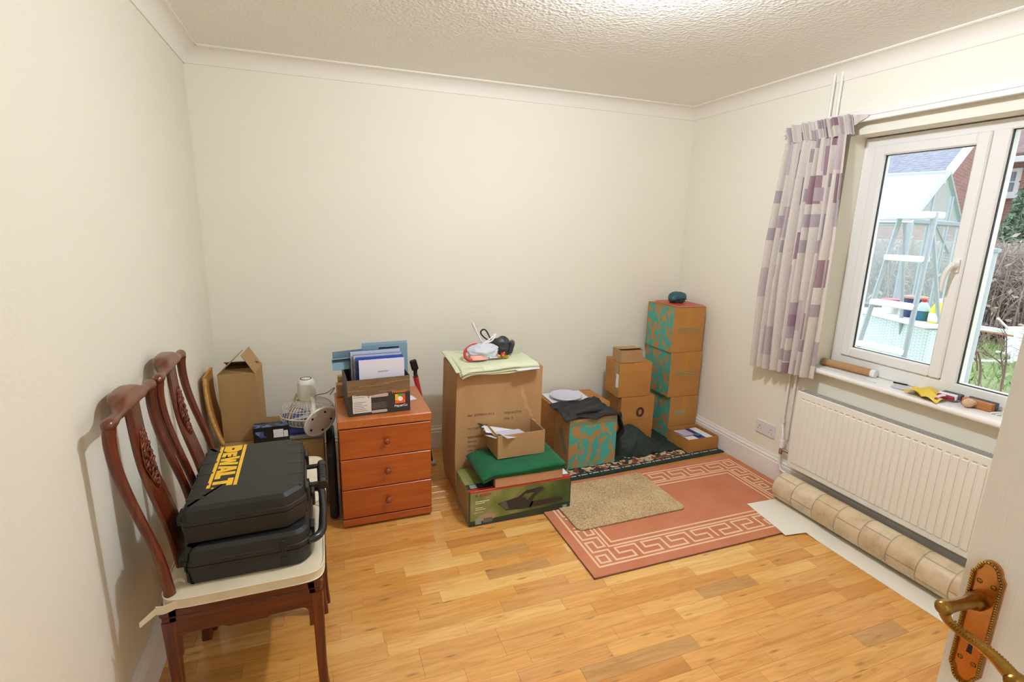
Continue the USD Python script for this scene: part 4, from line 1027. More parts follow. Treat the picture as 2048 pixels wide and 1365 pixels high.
# folded pale green sheet
SHEETM = mat('pale_green_cloth', S(222, 224, 190), 0.8, col2=S(212, 216, 180), nscale=6, bump=0.25, bscale=30, bdist=0.004)
fs = thing('folded_sheet', 'folded pale green cloth lying on top of the tall carton', 'cloth')
def fold_fn(z0, ov, l, r, b, seed):
    def f(u, v):
        x = l+(r-l)*u
        y = b+(-0.755-ov-b)*v
        z = z0+0.004*np.sin(u*7+seed)+0.005*(meshkit.fbm(np.stack([u*5, v*5, u*0+seed], -1), 3, seed)-0.5)*2
        dr = np.maximum(0, v-0.90)/0.10
        z = z-0.020*dr**2*(1.2-0.5*u)
        z = z-0.022*np.maximum(0, 0.10-u)/0.10*np.maximum(0, v-0.2)
        return x, y, z
    return f
ZS = bh+0.008
part(fs, 'fold', sheet(fold_fn(ZS+0.004, 0.0, 1.292, 1.745, -0.36, 1), 30, 26, 0.009)[0], SHEETM, True)
part(fs, 'fold', sheet(fold_fn(ZS+0.015, 0.004, 1.280, 1.740, -0.365, 2), 30, 26, 0.0105)[0], SHEETM, True)
part(fs, 'fold', sheet(fold_fn(ZS+0.027, 0.010, 1.288, 1.736, -0.37, 3), 36, 30, 0.0115)[0], SHEETM, True)
def lip_fn(u, v):
    return 1.262+0.05*u+0.03*v*u, -0.375-0.37*v, ZS+0.030-0.010*u-0.03*v**2+0.008*np.sin(u*PI)
part(fs, 'turned_edge', sheet(lip_fn, 10, 24, 0.006)[0], SHEETM, True)
part(fs, 'hem_seam', tube([(1.30, -0.758, ZS+0.0285), (1.41, -0.760, ZS+0.0295), (1.41, -0.770, ZS+0.012)], 0.0012, 5), mat('sheet_seam', S(196, 198, 160), 0.8))
ps = thing('papers', 'white papers peeking out from under the folded green cloth', 'paper', (1.66, -0.66, bh+0.0055), 0.0)
for i in range(3):
    part(ps, 'sheet', cb((0.14, 0.22, 0.0012), (0.004*i, -0.01+0.006*i, 0.0012+i*0.0014), 0.0003, (0.0, 0, 0.1-0.07*i)), PAPER)
# carrier bag with red handle, white cord, ornaments, black pouch
BAGW = usdkit.material(stage, '/World/Looks/carrier_plastic', {'tc': ('texture_coordinate', {}), 'n': ('noise_texture', {'scale': 9.0, 'detail': 4}), 'b': ('bump', {'strength': 0.5, 'distance': 0.006}),
    'p': ('principled_bsdf', {'base_color': S(226, 228, 236), 'roughness': 0.35}), 't': ('translucent_bsdf', {'color': S(226, 228, 236)}), 'm': ('mix_closure', {'fac': 0.2})},
    [('tc.object', 'n.vector'), ('n.fac', 'b.height'), ('b.normal', 'p.normal'), ('p.BSDF', 'm.closure1'), ('t.BSDF', 'm.closure2')], surface='m.closure')
ZC = ZS+0.034
cbg = thing('carrier_bag', 'crumpled white plastic carrier bag with a red cord handle, on the folded cloth', 'bag', (1.452, -0.595, ZC))
part(cbg, 'bag_body', blob((0.185, 0.13, 0.105), (0, 0, 0.038), 5, 0.30, 3.6, 4, True, 0.02), BAGW, 50)
part(cbg, 'red_band', [sheet(lambda u, v: (-0.083+0.10*u, -0.058-0.010*np.sin(u*PI)+0.012*v, 0.006+0.024*v), 14, 5, 0.002)[0]], mat('salmon_print', S(232, 160, 140), 0.4), True)
part(cbg, 'red_handle', tube(spline([(-0.02, 0.02, 0.078), (-0.065, 0.02, 0.070), (-0.100, 0.0, 0.048), (-0.108, -0.03, 0.022), (-0.095, -0.055, 0.008), (-0.075, -0.062, 0.012)], 24), 0.008, 8), mat('red_cord', S(196, 50, 52), 0.5), True)
part(cbg, 'white_tie', [tube(spline([(0.000, 0.0, 0.085), (-0.020, 0.005, 0.130), (-0.042, 0.01, 0.175), (-0.055, 0.012, 0.205)], 12), np.linspace(0.005, 0.012, 12), 7, (0.6, 1)),
     tube(spline([(0.005, 0.0, 0.085), (0.032, -0.01, 0.105), (0.068, -0.012, 0.135), (0.075, -0.012, 0.142), (0.066, -0.014, 0.118), (0.030, -0.012, 0.095), (0.004, 0, 0.084)], 24), 0.0048, 7)], mat('white_ribbon', S(242, 238, 236), 0.5), True)
part(cbg, 'gathered_neck', [lathe([(0.018, 0.0), (0.008, 0.014), (0.006, 0.02), (0.010, 0.03)], 12, (0.0, 0, 0.070)), tube(spline([(0.03, -0.04, 0.015), (0.075, -0.05, 0.012), (0.105, -0.055, 0.006)], 8), np.linspace(0.022, 0.006, 8), 8, (0.5, 1))], BAGW, 50)
bp_ = thing('drawstring_pouch', 'black leather pouch slumped behind the white carrier bag', 'pouch', (1.575, -0.545, ZC-0.002), -0.35)
part(bp_, 'pouch_body', blob((0.155, 0.09, 0.115), (0.0, 0, 0.05), 9, 0.25, 2.6, 4, True), mat('black_leather', S(44, 46, 48), 0.42, bump=0.4, bscale=24, bdist=0.004), 50)
part(bp_, 'loop', tube(spline([(-0.03, 0, 0.08), (-0.066, 0.0, 0.120), (-0.098, 0.0, 0.152), (-0.112, 0, 0.140), (-0.100, 0, 0.112), (-0.06, 0.0, 0.085), (-0.03, 0, 0.07)], 24), 0.009, 8, (0.5, 1)), MATS['black_leather'], True)
part(bp_, 'base_panel', rbox((0.03, 0.07, 0.075), (0.068, 0.0, 0.052), 0.014, 3, (0, 0.25, 0)), MATS['black_leather'], 40)
GOLD = mat('gold_ornament', S(214, 180, 72), 0.28, 0.9)
orn = thing('gold_ornament', 'small gold leaf ornament with a red bead, in front of the black pouch', 'ornament', (1.555, -0.655, ZC-0.004))
r3 = random.Random(2)
for k in range(7):
    a = 2*PI*k/7
    e = trimesh.creation.icosphere(2); e.vertices = e.vertices*np.array([0.022, 0.009, 0.0045])
    e.apply_translation((0.02, 0, 0)); e.apply_transform(rotm(r3.uniform(-.4, .4), r3.uniform(-0.7, 0.1), a)); e.apply_translation((0, 0, 0.018))
    part(orn, 'leaf', e, GOLD, True)
part(orn, 'bead', trimesh.creation.icosphere(2, 0.013).apply_translation((0.0, -0.006, 0.034)), mat('red_bead', S(206, 44, 34), 0.2), True)
pbag = thing('clear_plastic_bag', 'thin clear plastic bag lying on the cloth right of the black pouch', 'bag', (1.668, -0.50, ZC-0.004))
part(pbag, 'film', blob((0.11, 0.14, 0.10), (0, 0, 0.036), 12, 0.4, 3.4, 4, True), usdkit.material(stage, '/World/Looks/clear_film', {'t': ('transparent_bsdf', {'color': (0.97, 0.97, 0.95)}), 'p': ('principled_bsdf', {'base_color': S(226, 226, 206), 'roughness': 0.25}), 'm': ('mix_closure', {'fac': 0.16})}, [('t.BSDF', 'm.closure1'), ('p.BSDF', 'm.closure2')], surface='m.closure'), 50)

# power tool box (printed), flat carton, green cloth, open carton
FOL = usdkit.material(stage, '/World/Looks/photo_print_garden', {'tc': ('texture_coordinate', {}), 'n': ('noise_texture', {'scale': 7.0, 'detail': 4}), 's': ('separate_xyz', {}), 'mr': ('map_range', {'from_min': -0.3, 'from_max': 0.3, 'to_min': -0.22, 'to_max': 0.22}),
    'a': ('math', {'math_type': 'add'}), 'rp': ('rgb_ramp', {'ramp': [(0.15, S(158, 152, 100)), (0.42, S(118, 126, 66)), (0.62, S(84, 100, 44)), (0.85, S(52, 70, 34))]}), 'p': ('principled_bsdf', {'roughness': 0.3})},
    [('tc.object', 'n.vector'), ('tc.object', 's.vector'), ('s.x', 'mr.value'), ('mr.result', 'a.value1'), ('n.fac', 'a.value2'), ('a.value', 'rp.fac'), ('rp.color', 'p.base_color')], surface='p.BSDF')
DKG = mat('dark_green_print', S(42, 58, 46), 0.35)
TOOLG = mat('print_tool_dark', S(46, 44, 42), 0.35)
TOOLG2 = mat('print_tool_grey', S(84, 90, 84), 0.35)
REDP = mat('print_red_word', S(192, 40, 40), 0.4)
bw2, bd2, bh2 = 0.584, 0.262, 0.2
bo_ = thing('power_tool_box', 'glossy green box picturing a garden chainsaw, on the floor before the tall carton', 'box', (1.549, -0.891, 0.0005), 0.0)
part(bo_, 'body', cb((bw2, bd2, bh2), (0, 0, bh2/2), 0.002), FOL)
yf = -bd2/2-0.0002
def bfp(pts, m, name='printed_shape', d=0.0004, buf=0.0):
    p = sg.Polygon(pts) if isinstance(pts, list) else pts
    part(bo_, name, on(prism(p.buffer(buf) if buf else p, d), (0, yf, 0), (1, 0, 0), (0, 0, 1)), m)
bfp([(-bw2/2, 0.0), (bw2/2, 0.0), (bw2/2, 0.050), (0.12, 0.040), (-bw2/2+0.14, 0.030), (-bw2/2, 0.030)], DKG, 'printed_band')
bfp([(-bw2/2+0.002, 0.19), (bw2/2-0.002, 0.19), (bw2/2-0.002, 0.198), (-bw2/2+0.002, 0.198)], REDP, 'printed_band')
bfp([(-bw2/2, 0), (-bw2/2+0.008, 0), (-bw2/2+0.008, bh2), (-bw2/2, bh2)], DKG, 'printed_band', 0.0006)
bfp([(bw2/2-0.006, 0), (bw2/2, 0), (bw2/2, bh2), (bw2/2-0.006, bh2)], DKG, 'printed_band', 0.0006)
bfp([(-0.135, 0.108), (-0.02, 0.128), (0.02, 0.118), (0.04, 0.095), (0.07, 0.085), (0.06, 0.060), (0.03, 0.052), (-0.09, 0.060), (-0.10, 0.075)], TOOLG, d=0.0006)
bfp([(-0.125, 0.105), (-0.09, 0.118), (-0.07, 0.068), (-0.09, 0.066)], TOOLG2, d=0.0008)
bfp([(-0.02, 0.128), (0.03, 0.160), (0.12, 0.166), (0.13, 0.150), (0.08, 0.118), (0.06, 0.088), (0.035, 0.098), (0.075, 0.140), (0.02, 0.140), (0.0, 0.118)], TOOLG, d=0.0007)
bfp([(0.04, 0.052), (0.235, 0.062), (0.25, 0.072), (0.235, 0.086), (0.06, 0.088)], mat('print_bar', S(58, 48, 46), 0.3), d=0.0006)
bfp(affinity.scale(sg.Point(-0.195, 0.042).buffer(0.05), 1.0, 0.42), mat('print_log', S(178, 142, 110), 0.4), d=0.0008)
bfp([(-bw2/2+0.035, 0.008), (-bw2/2+0.068, 0.008), (-bw2/2+0.068, 0.042), (-bw2/2+0.035, 0.042)], mat('print_icon', S(150, 156, 146), 0.4), d=0.0009)
bfp([(-bw2/2+0.08, 0.012), (-bw2/2+0.13, 0.012), (-bw2/2+0.13, 0.038), (-bw2/2+0.08, 0.038)], mat('print_icon_dim', S(96, 104, 96), 0.4), d=0.0009)
bfp([(bw2/2-0.045, 0.016), (bw2/2-0.02, 0.016), (bw2/2-0.02, 0.032), (bw2/2-0.045, 0.032)], MATS['print_icon'], d=0.0009)
part(bo_, 'lettering', lettering('BOSCH', 0.013, (-bw2/2+0.058, yf, 0.166), (1, 0, 0), (0, 0, 1), 0.0008, True), REDP)
part(bo_, 'lettering', on(prism(sg.Point(0, 0).buffer(0.007).difference(sg.Point(0, 0).buffer(0.0055)).union(sg.box(-0.004, -0.004, -0.0025, 0.004)).union(sg.box(0.0025, -0.004, 0.004, 0.004)).union(sg.box(-0.003, -0.0008, 0.003, 0.0008)), 0.0008), (-bw2/2+0.042, yf, 0.172), (1, 0, 0), (0, 0, 1)), TOOLG2, label='round emblem')
part(bo_, 'fine_print', [on(prism(sg.box(0, 0, w_, 0.0045), 0.0006), (-bw2/2+0.036, yf, z), (1, 0, 0), (0, 0, 1)) for z, w_ in ((0.136, 0.075), (0.126, 0.05), (0.100, 0.04), (0.090, 0.055))], mat('print_white', S(216, 214, 190), 0.5), kind='stuff')
part(bo_, 'lettering', lettering('AKE 35 S', 0.008, (-bw2/2+0.03, yf, 0.072), (1, 0, 0), (0, 0, 1)), MATS['print_white'])
# printed lid
part(bo_, 'printed_band', bx(-bw2/2+0.001, bw2/2-0.001, -bd2/2+0.001, -bd2/2+0.022, bh2, bh2+0.0005, 0), REDP)
part(bo_, 'printed_band', bx(-bw2/2+0.001, bw2/2-0.001, -bd2/2+0.022, -bd2/2+0.075, bh2, bh2+0.0005, 0), DKG)
part(bo_, 'printed_shape', bx(-bw2/2+0.02, -bw2/2+0.055, -bd2/2+0.030, -bd2/2+0.068, bh2+0.0004, bh2+0.001, 0), MATS['print_icon'])
part(bo_, 'lettering', lettering('BOSCH', 0.012, (-bw2/2+0.10, bd2/2-0.04, bh2), (1, 0, 0), (0, 1, 0), 0.0008, True), REDP)
part(bo_, 'shipping_label', bx(bw2/2-0.09, bw2/2-0.004, -bd2/2+0.03, -bd2/2+0.12, bh2+0.0004, bh2+0.001, 0), PAPER)
part(bo_, 'end_print', cb((0.0008, 0.16, 0.11), (-bw2/2-0.0002, 0.0, 0.105), 0.0003), mat('print_end_pink', S(150, 116, 92), 0.4))
SALM = mat('pinkish_carton', S(198, 148, 110), 0.75, col2=S(186, 136, 98), nscale=8)
sm = carton('flat_carton', 'shallow pinkish cardboard carton between the green cloth and the power tool box', (1.592, -0.898, bh2+0.0018), 0.0, 0.388, 0.255, 0.056, SALM, top=False)
part(sm, 'side_label', bx(-0.1945, -0.1935, -0.10, -0.03, 0.006, 0.05, 0), DKG)
FELT = mat('green_felt', S(13, 98, 56), 0.95, col2=S(9, 84, 46), nscale=10, bump=0.4, bscale=180, bdist=0.001, sheen_weight=0.06)
gc = thing('green_cloth', 'thick folded bright green felt cloth under the small open carton', 'cloth')
ZG = bh2+0.0585
def felt(z0, seed, grow):
    def f(u, v):
        x = 1.330-grow+(1.795-1.330+grow*1.4)*u
        y = -0.735+(-1.030-grow+0.735)*v
        z = z0+0.003*np.sin(u*5+seed)+0.004*(meshkit.fbm(np.stack([u*4, v*4, 0*u+seed], -1), 3, seed)-0.5)
        e = np.minimum(np.minimum(u, 1-u)/0.06, np.minimum(v, 1-v)/0.08)
        z = z-0.014*(1-np.clip(e, 0, 1))**2*(1 if seed > 2 else 0.2)
        z = z-0.022*np.maximum(0, 0.13-u)/0.13*(v > -1)
        return x, y, z
    return f
for i, (z, gr_) in enumerate(((ZG+0.009, 0.0), (ZG+0.022, 0.003), (ZG+0.036, 0.006))):
    part(gc, 'fold', sheet(felt(z, i+1, gr_), 34, 30, 0.0125)[0], FELT, True)
wl = single('cream_cloth', sheet(lambda u, v: (1.790+0.022*u, -0.78-0.22*v, ZG-0.012+0.02*np.sin(u*2.5)-0.0*v), 6, 16, 0.004)[0], mat('cream_cloth', S(214, 210, 176), 0.85), 'thin cream cloth edge beside the green felt, on the shallow carton', 'cloth', True)
oc = open_carton('open_carton', 'small open carton full of pens and papers, on the green felt cloth', (1.586, -0.798, ZG+0.0445), 0.02, 0.278, 0.215, 0.135, CARD, CARDIN)
zo = ZG+0.049
for i, (dx_, dy_, a, b, c_) in enumerate(((-0.07, -0.02, 0.3, 0.35, PAPER), (-0.05, 0.0, 0.1, 0.30, PAPERW), (-0.075, 0.02, -0.1, 0.38, PAPER), (-0.03, -0.05, 0.5, 0.25, mat('lilac_card', S(206, 204, 220), 0.6)))):
    t = thing('envelope', ('top white envelope', 'cream folded letter', 'long white envelope sticking furthest out', 'lilac card')[i]+' leaning in the small open carton', 'envelope', (1.586+dx_, -0.805+dy_, zo+0.086+0.008*i), a)
    part(t, 'sheet', cb((0.20, 0.09, 0.003), (0, 0, 0), 0.0006, (0.1*i-0.15, 0.22, 0)), c_)
PENC = [mat('pen_blue', S(50, 64, 140), 0.3), mat('pen_gold', S(206, 166, 70), 0.3), mat('pen_white', S(232, 232, 236), 0.3), mat('pen_dark', S(54, 52, 60), 0.3)]
for i in range(4):
    t = thing('pen', ('blue', 'gold', 'white', 'dark')[i]+' pen poking out over the left rim of the small open carton', 'pen', (1.475, -0.800+0.022*i, zo+0.100+0.004*i), 0.2-0.16*i)
    part(t, 'barrel', tube([(0.06, 0, -0.03), (-0.07, 0, 0.018)], 0.0042, 8), PENC[i], 40)
    part(t, 'tip', tube([(-0.07, 0, 0.018), (-0.084, 0, 0.0232)], [0.0036, 0.0012], 8), PENC[3])

# ================================================================== RIGHT HAND BOX GROUP
LZ = 0.0095                                                    # top of the green runner
t1 = thing('teal_print_carton', 'brown carton with a bold teal leaf print on its front, under the black cloth', 'box', (2.205, -0.502, LZ), 0.02)
part(t1, 'body', cb((0.352, 0.212, 0.335), (0, 0, 0.1675), 0.003), CARD)
part(t1, 'printed_front', bx(-0.175, 0.175, -0.1068, -0.1055, 0.001, 0.290, 0), TEAL)
part(t1, 'printed_band', bx(-0.175, 0.175, -0.1070, -0.1056, 0.290, 0.320, 0), mat('teal_dim', S(96, 142, 118), 0.6, col2=S(150, 120, 76), nscale=16))
part(t1, 'printed_stripe', on(prism([(-0.02, 0.23), (0.02, 0.255), (0.11, 0.10), (0.08, 0.08)], 0.0006), (-0.1764, 0.02, 0), (0, -1, 0), (0, 0, 1)), MATS['teal_dim'])
t2 = carton('plain_carton', 'plain brown carton by the wall behind the teal print one, a white dish on it', (2.255, -0.215, LZ), 0.02, 0.43, 0.30, 0.333, CARD3, tape=CARD3)
WB = usdkit.material(stage, '/World/Looks/bagged_disc', {'tc': ('texture_coordinate', {}), 'n': ('noise_texture', {'scale': 30.0, 'detail': 3}), 'b': ('bump', {'strength': 0.5, 'distance': 0.003}), 'p': ('principled_bsdf', {'base_color': S(222, 220, 234), 'roughness': 0.3})}, [('tc.object', 'n.vector'), ('n.fac', 'b.height'), ('b.normal', 'p.normal')], surface='p.BSDF')
wd = thing('wrapped_dish', 'round white dish in a plastic wrapper lying on the plain carton by the wall', 'dish', (2.195, -0.215, LZ+0.336))
part(wd, 'dish', lathe([(0.0, 0.002), (0.07, 0.002), (0.098, 0.014), (0.115, 0.026), (0.113, 0.029), (0.094, 0.018), (0.068, 0.008), (0.0, 0.007)], 40, (0.0, 0, 0)), WB, 50)
part(wd, 'wrapper', sheet(lambda u, v: (-0.14+0.30*u+0.01*v, -0.13+0.26*v, 0.0015+0.004*np.sin(u*13)*np.sin(v*9)*0.4+0.0015), 20, 20, 0.0012)[0], PAPER, True)
# black cloth draped over the teal carton
BLK = mat('black_cloth', S(40, 40, 40), 0.7, bump=0.35, bscale=20, bdist=0.006)
DKGREEN = mat('dark_green_cloth', S(34, 46, 42), 0.75, bump=0.4, bscale=16, bdist=0.008)
bcl = thing('black_cloth', 'crumpled black cloth draped over the top of the teal print carton', 'cloth')
def drape(u, v):
    x = 2.005+0.42*u-0.012*v
    y = -0.345-0.30*v+0.05*u*(1-v)
    n_ = meshkit.fbm(np.stack([u*4.0, v*5, 0*u+3], -1), 4, 3)-0.5
    z = LZ+0.345+0.085*np.maximum(0, n_+0.02)+0.010*np.sin(v*11+u*4)**2*(u > 0.0)
    over = np.maximum(0, (-0.611-y)/0.05)                # hangs over the front edge
    z = z-0.030*np.clip(over, 0, 1)**1.5-0.004
    y = np.maximum(y, -0.622-0.004*np.sin(u*17))
    right = np.maximum(0, x-2.385)/0.04
    z = z-0.10*np.clip(right, 0, 1.2)**1.4*(0.4+0.8*v)
    lift = np.maximum(0, 0.10-u)/0.10
    z = z+0.000*lift
    return x, y, np.maximum(z, LZ+0.12)
part(bcl, 'drape', sheet(drape, 60, 44, 0.003)[0], BLK, True)
part(bcl, 'hanging_tail', sheet(lambda u, v: (2.398+0.03*np.sin(v*2.4)+0.045*u-0.02*v, -0.63+0.13*u+0.012*np.sin(v*9), LZ+0.335-0.03*u-0.19*v+0.02*np.sin(u*6)), 20, 30, 0.004)[0], BLK, True)
part(bcl, 'fold_roll', tube(spline([(2.10, -0.565, LZ+0.356), (2.18, -0.555, LZ+0.368), (2.27, -0.545, LZ+0.360), (2.37, -0.53, LZ+0.352)], 16), 0.005+0.014*np.sin(np.linspace(0.1, 3.0, 16)), 10), BLK, True)
# dark green fabric bag heaped on the runner
gbag = thing('dark_green_bag', 'dark green fabric bag slumped on the rug before the carton with a ring logo', 'bag', (2.640, -0.462, LZ))
def bagfn():
    m = trimesh.creation.icosphere(subdivisions=5)
    v = m.vertices
    d = meshkit.fbm(v*1.5+4, 4, 6)-0.5
    x, y, z = v[:, 0]*0.225, v[:, 1]*0.10, v[:, 2]
    prof = np.where(z > 0, z, z*0.02)
    px = np.interp(x/0.225, [-1, -0.7, -0.25, 0.05, 0.4, 1], [0.85, 1.0, 1.15, 0.95, 0.50, 0.18])
    h = 0.165*px*prof*(1+0.5*d)
    yy = y*(1.25-0.35*prof)*(1+0.4*d)
    m.vertices = np.stack([x*(1+0.12*d), yy, np.maximum(h, 0.0)], 1)
    return m
part(gbag, 'bag_body', bagfn(), DKGREEN, 60)
part(gbag, 'flat_edge', sheet(lambda u, v: (-0.02+0.33*u, -0.09+0.10*v-0.03*u, 0.002+0.004*np.sin(u*9+v*5)+0.02*(1-u)*np.sin(v*PI)+0.003), 20, 10, 0.003)[0], DKGREEN, True)
part(gbag, 'seam', tube(spline([(-0.20, -0.118, 0.01), (-0.12, -0.125, 0.05), (-0.06, -0.108, 0.12)], 12), 0.003, 6), BLK, True)
# middle stack
s1 = carton('ring_logo_carton', 'brown carton with a bold black ring logo, lowest of the middle stack', (2.705, -0.262, LZ), -0.05, 0.272, 0.215, 0.352, CARD3, tape=CARD3, seam='y')
part(s1, 'ring_logo', on(prism(affinity.scale(sg.Point(0, 0).buffer(0.036), 0.9, 1.05).difference(affinity.scale(sg.Point(0, 0).buffer(0.018), 0.75, 1.1)), 0.0005), (0.022, -0.1078, 0.232), (1, 0, 0), (0, 0, 1)), INK)
part(s1, 'lettering', lettering('ENVIRONMENTALLY', 0.0075, (-0.02, -0.1078, 0.172), (1, 0, 0), (0, 0, 1)), mat('brown_ink', S(150, 96, 52), 0.7))
part(s1, 'side_tape', bx(-0.1372, -0.1360, -0.075, -0.03, 0.0, 0.345, 0), TAPE)
s2 = carton('labelled_carton', 'brown carton with a white address label on its side, middle of the stack', (2.668, -0.262, LZ+0.3532), -0.06, 0.256, 0.215, 0.252, CARD3, tape=CARD3, seam='y')
part(s2, 'side_tape', bx(-0.1290, -0.1278, -0.088, -0.035, 0.0, 0.245, 0), TAPE)
part(s2, 'address_label', bx(-0.1296, -0.1284, -0.098, -0.062, 0.07, 0.17, 0), PAPER)
s3 = carton('top_carton', 'small brown carton with a lifted lid flap, top of the middle stack', (2.624, -0.302, LZ+0.6062), -0.04, 0.170, 0.125, 0.092, CARD, seam='y')
part(s3, 'lifted_flap', cb((0.17, 0.06, 0.003), (0.0, -0.036, 0.100), 0.001, (-0.18, 0.0, 0)), CARD)
part(s3, 'side_tape', bx(-0.0858, -0.0846, -0.035, 0.0, 0.0, 0.09, 0), TAPE)
# teal tower in the corner
AMBER = mat('amber_tape', S(190, 132, 52), 0.3)
def tower_box(label, loc, rz, w, d, h, word, wz):
    t = thing('teal_side_carton', label, 'box', loc, rz)
    part(t, 'body', cb((w, d, h-0.003), (0, 0, (h-0.003)/2), 0.003), CARD3)
    for s in (-1, 1):
        part(t, 'flap', cb((w-0.002, d/2-0.001, 0.003), (0, s*d/4, h-0.0015), 0.001), CARD3)
    part(t, 'printed_side', bx(-w/2-0.0007, -w/2+0.0005, -d/2+0.002, d/2-0.002, 0.002, h-0.004, 0), TEAL)
    part(t, 'tape', bx(-0.02, 0.02, -d/2-0.0006, -d/2+0.0004, h*0.45, h-0.003, 0), AMBER)
    if word == 'arc':
        P = [sg.LineString([(a, 0.012*math.cos(a*18)-0.004+k*0.016) for a in np.linspace(-0.085, 0.085, 24)]).buffer(0.0035) for k in (0, 1)]
        P[1] = sg.MultiPolygon([sg.Point(a, 0.014+0.010*math.cos(a*18)).buffer(0.006) for a in np.linspace(-0.085, 0.085, 13)])
        for q in P:
            part(t, 'printed_wave', on(prism(q, 0.0005), (0.0, -d/2-0.0003, wz), (1, 0, 0), (0, 0, 1)), MATS['teal_dim'])
    else:
        part(t, 'printed_word', lettering(word, 0.028, (-0.085, -d/2-0.0003, wz), (1, 0, 0), (0, 0, 1), 0.0006, True), mat('teal_word', S(86, 176, 160), 0.6))
    return t
tower_box('teal sided carton at the foot of the corner tower, lettered on its front', (3.100, -0.222, LZ), 0.0, 0.250, 0.315, 0.322, 'Sump', 0.185)
tower_box('teal sided carton in the middle of the corner tower', (3.085, -0.220, LZ+0.3225), -0.03, 0.268, 0.325, 0.338, 'arc', 0.165)
tower_box('teal sided carton at the top of the corner tower, under the red folder', (3.072, -0.222, LZ+0.661), -0.02, 0.272, 0.322, 0.328, 'arc', 0.15)
ZTT = LZ+0.661+0.329
rf = thing('red_folder', 'red folder lying flat on the top carton of the corner tower', 'folder', (3.085, -0.232, ZTT), -0.06)
part(rf, 'cover', cb((0.225, 0.29, 0.0015), (0, 0, 0.009), 0.0004), mat('red_folder', S(206, 72, 52), 0.4))
part(rf, 'pages', cb((0.218, 0.283, 0.006), (0, 0, 0.005), 0.001), PAPERW)
part(rf, 'back_cover', cb((0.225, 0.29, 0.0015), (0, 0, 0.0012), 0.0004), MATS['red_folder'])
tp_ = thing('teal_pouch', 'small dark teal zip pouch on the red folder', 'pouch', (3.075, -0.215, ZTT+0.0105), 0.1)
part(tp_, 'pouch_body', blob((0.155, 0.11, 0.095), (0, 0, 0.033), 21, 0.22, 2.4, 4, True), mat('teal_leather', S(34, 84, 92), 0.4, bump=0.4, bscale=20, bdist=0.004), 50)
part(tp_, 'zip', tube(spline([(-0.062, -0.036, 0.022), (-0.03, -0.052, 0.03), (0.02, -0.055, 0.032), (0.06, -0.038, 0.024)], 14), 0.0028, 6), BLACKS, True)
part(tp_, 'strap', tube(spline([(-0.04, -0.02, 0.006), (-0.075, -0.03, 0.012), (-0.095, -0.03, 0.010)], 8), 0.004, 6), BLACKS, True)
# letter tray carton
lt_ = open_carton('letter_carton', 'shallow open carton with letters inside, at the foot of the corner tower', (3.085, -0.520, LZ), 0.0, 0.258, 0.235, 0.095, CARD3, CARDIN)
LETC = [PAPER, mat('navy_leaflet', S(56, 56, 130), 0.5), mat('teal_leaflet', S(60, 130, 160), 0.5), mat('lilac_leaflet', S(198, 190, 212), 0.6)]
for i, (lab_, sz, of, rz_, c_) in enumerate((('white letters at the bottom', (0.225, 0.205), (0, 0), 0.0, 0), ('navy edged leaflet', (0.10, 0.19), (0.04, 0.0), 0.05, 1), ('white leaflet lying on the right', (0.06, 0.185), (0.078, 0.0), 0.05, 0), ('lilac leaflet lying on the left', (0.09, 0.10), (-0.045, 0.03), 0.08, 3), ('small teal card', (0.05, 0.03), (0.02, -0.03), 0.1, 2))):
    t = thing('letter', lab_+' in the shallow letter carton', 'letter', (3.085+of[0], -0.52+of[1], LZ+(0.0045 if i == 0 else 0.0725+0.0022*i)), rz_)
    if i == 0:
        for k in range(8):
            part(t, 'sheet', cb((sz[0]-0.002*(k % 3), sz[1]-0.003*(k % 2), 0.008), (0.001*(k % 2), 0, 0.004+0.0085*k), 0.001), PAPER)
    else:
        part(t, 'sheet', cb((sz[0], sz[1], 0.002), (0, 0, 0.001), 0.0004), LETC[c_])

# ================================================================== RUGS AND FLOOR ITEMS
TERRA = mat('terracotta_rug', S(204, 130, 94), 0.95, col2=S(194, 116, 78), nscale=7, bump=0.5, bscale=240, bdist=0.002)
RUGC = mat('rug_cream', S(236, 196, 158), 0.95, bump=0.5, bscale=240, bdist=0.002)
rx0, rx1, ry0, ry1 = 1.684, 3.220, -1.586, -0.752
rug = thing('greek_key_rug', 'terracotta rug with a cream Greek key border, in front of the boxes', 'rug')
part(rug, 'pile', cb((rx1-rx0, ry1-ry0, 0.008), ((rx0+rx1)/2, (ry0+ry1)/2, 0.0042), 0.002), TERRA)
part(rug, 'bound_edge', [bx(rx0-0.003, rx0+0.002, ry0-0.003, ry1, 0.0005, 0.007, 0.001), bx(rx0-0.003, rx1, ry0-0.003, ry0+0.002, 0.0005, 0.007, 0.001)], mat('rug_edge', S(120, 76, 62), 0.95))
def rug_line(d, w=0.011):
    o = sg.box(rx0+d, ry0+d, rx1-d, ry1-d)
    return o.difference(sg.box(rx0+d+w, ry0+d+w, rx1-d-w, ry1-d-w))
key_lines = [rug_line(0.052), rug_line(0.176), rug_line(0.205)]
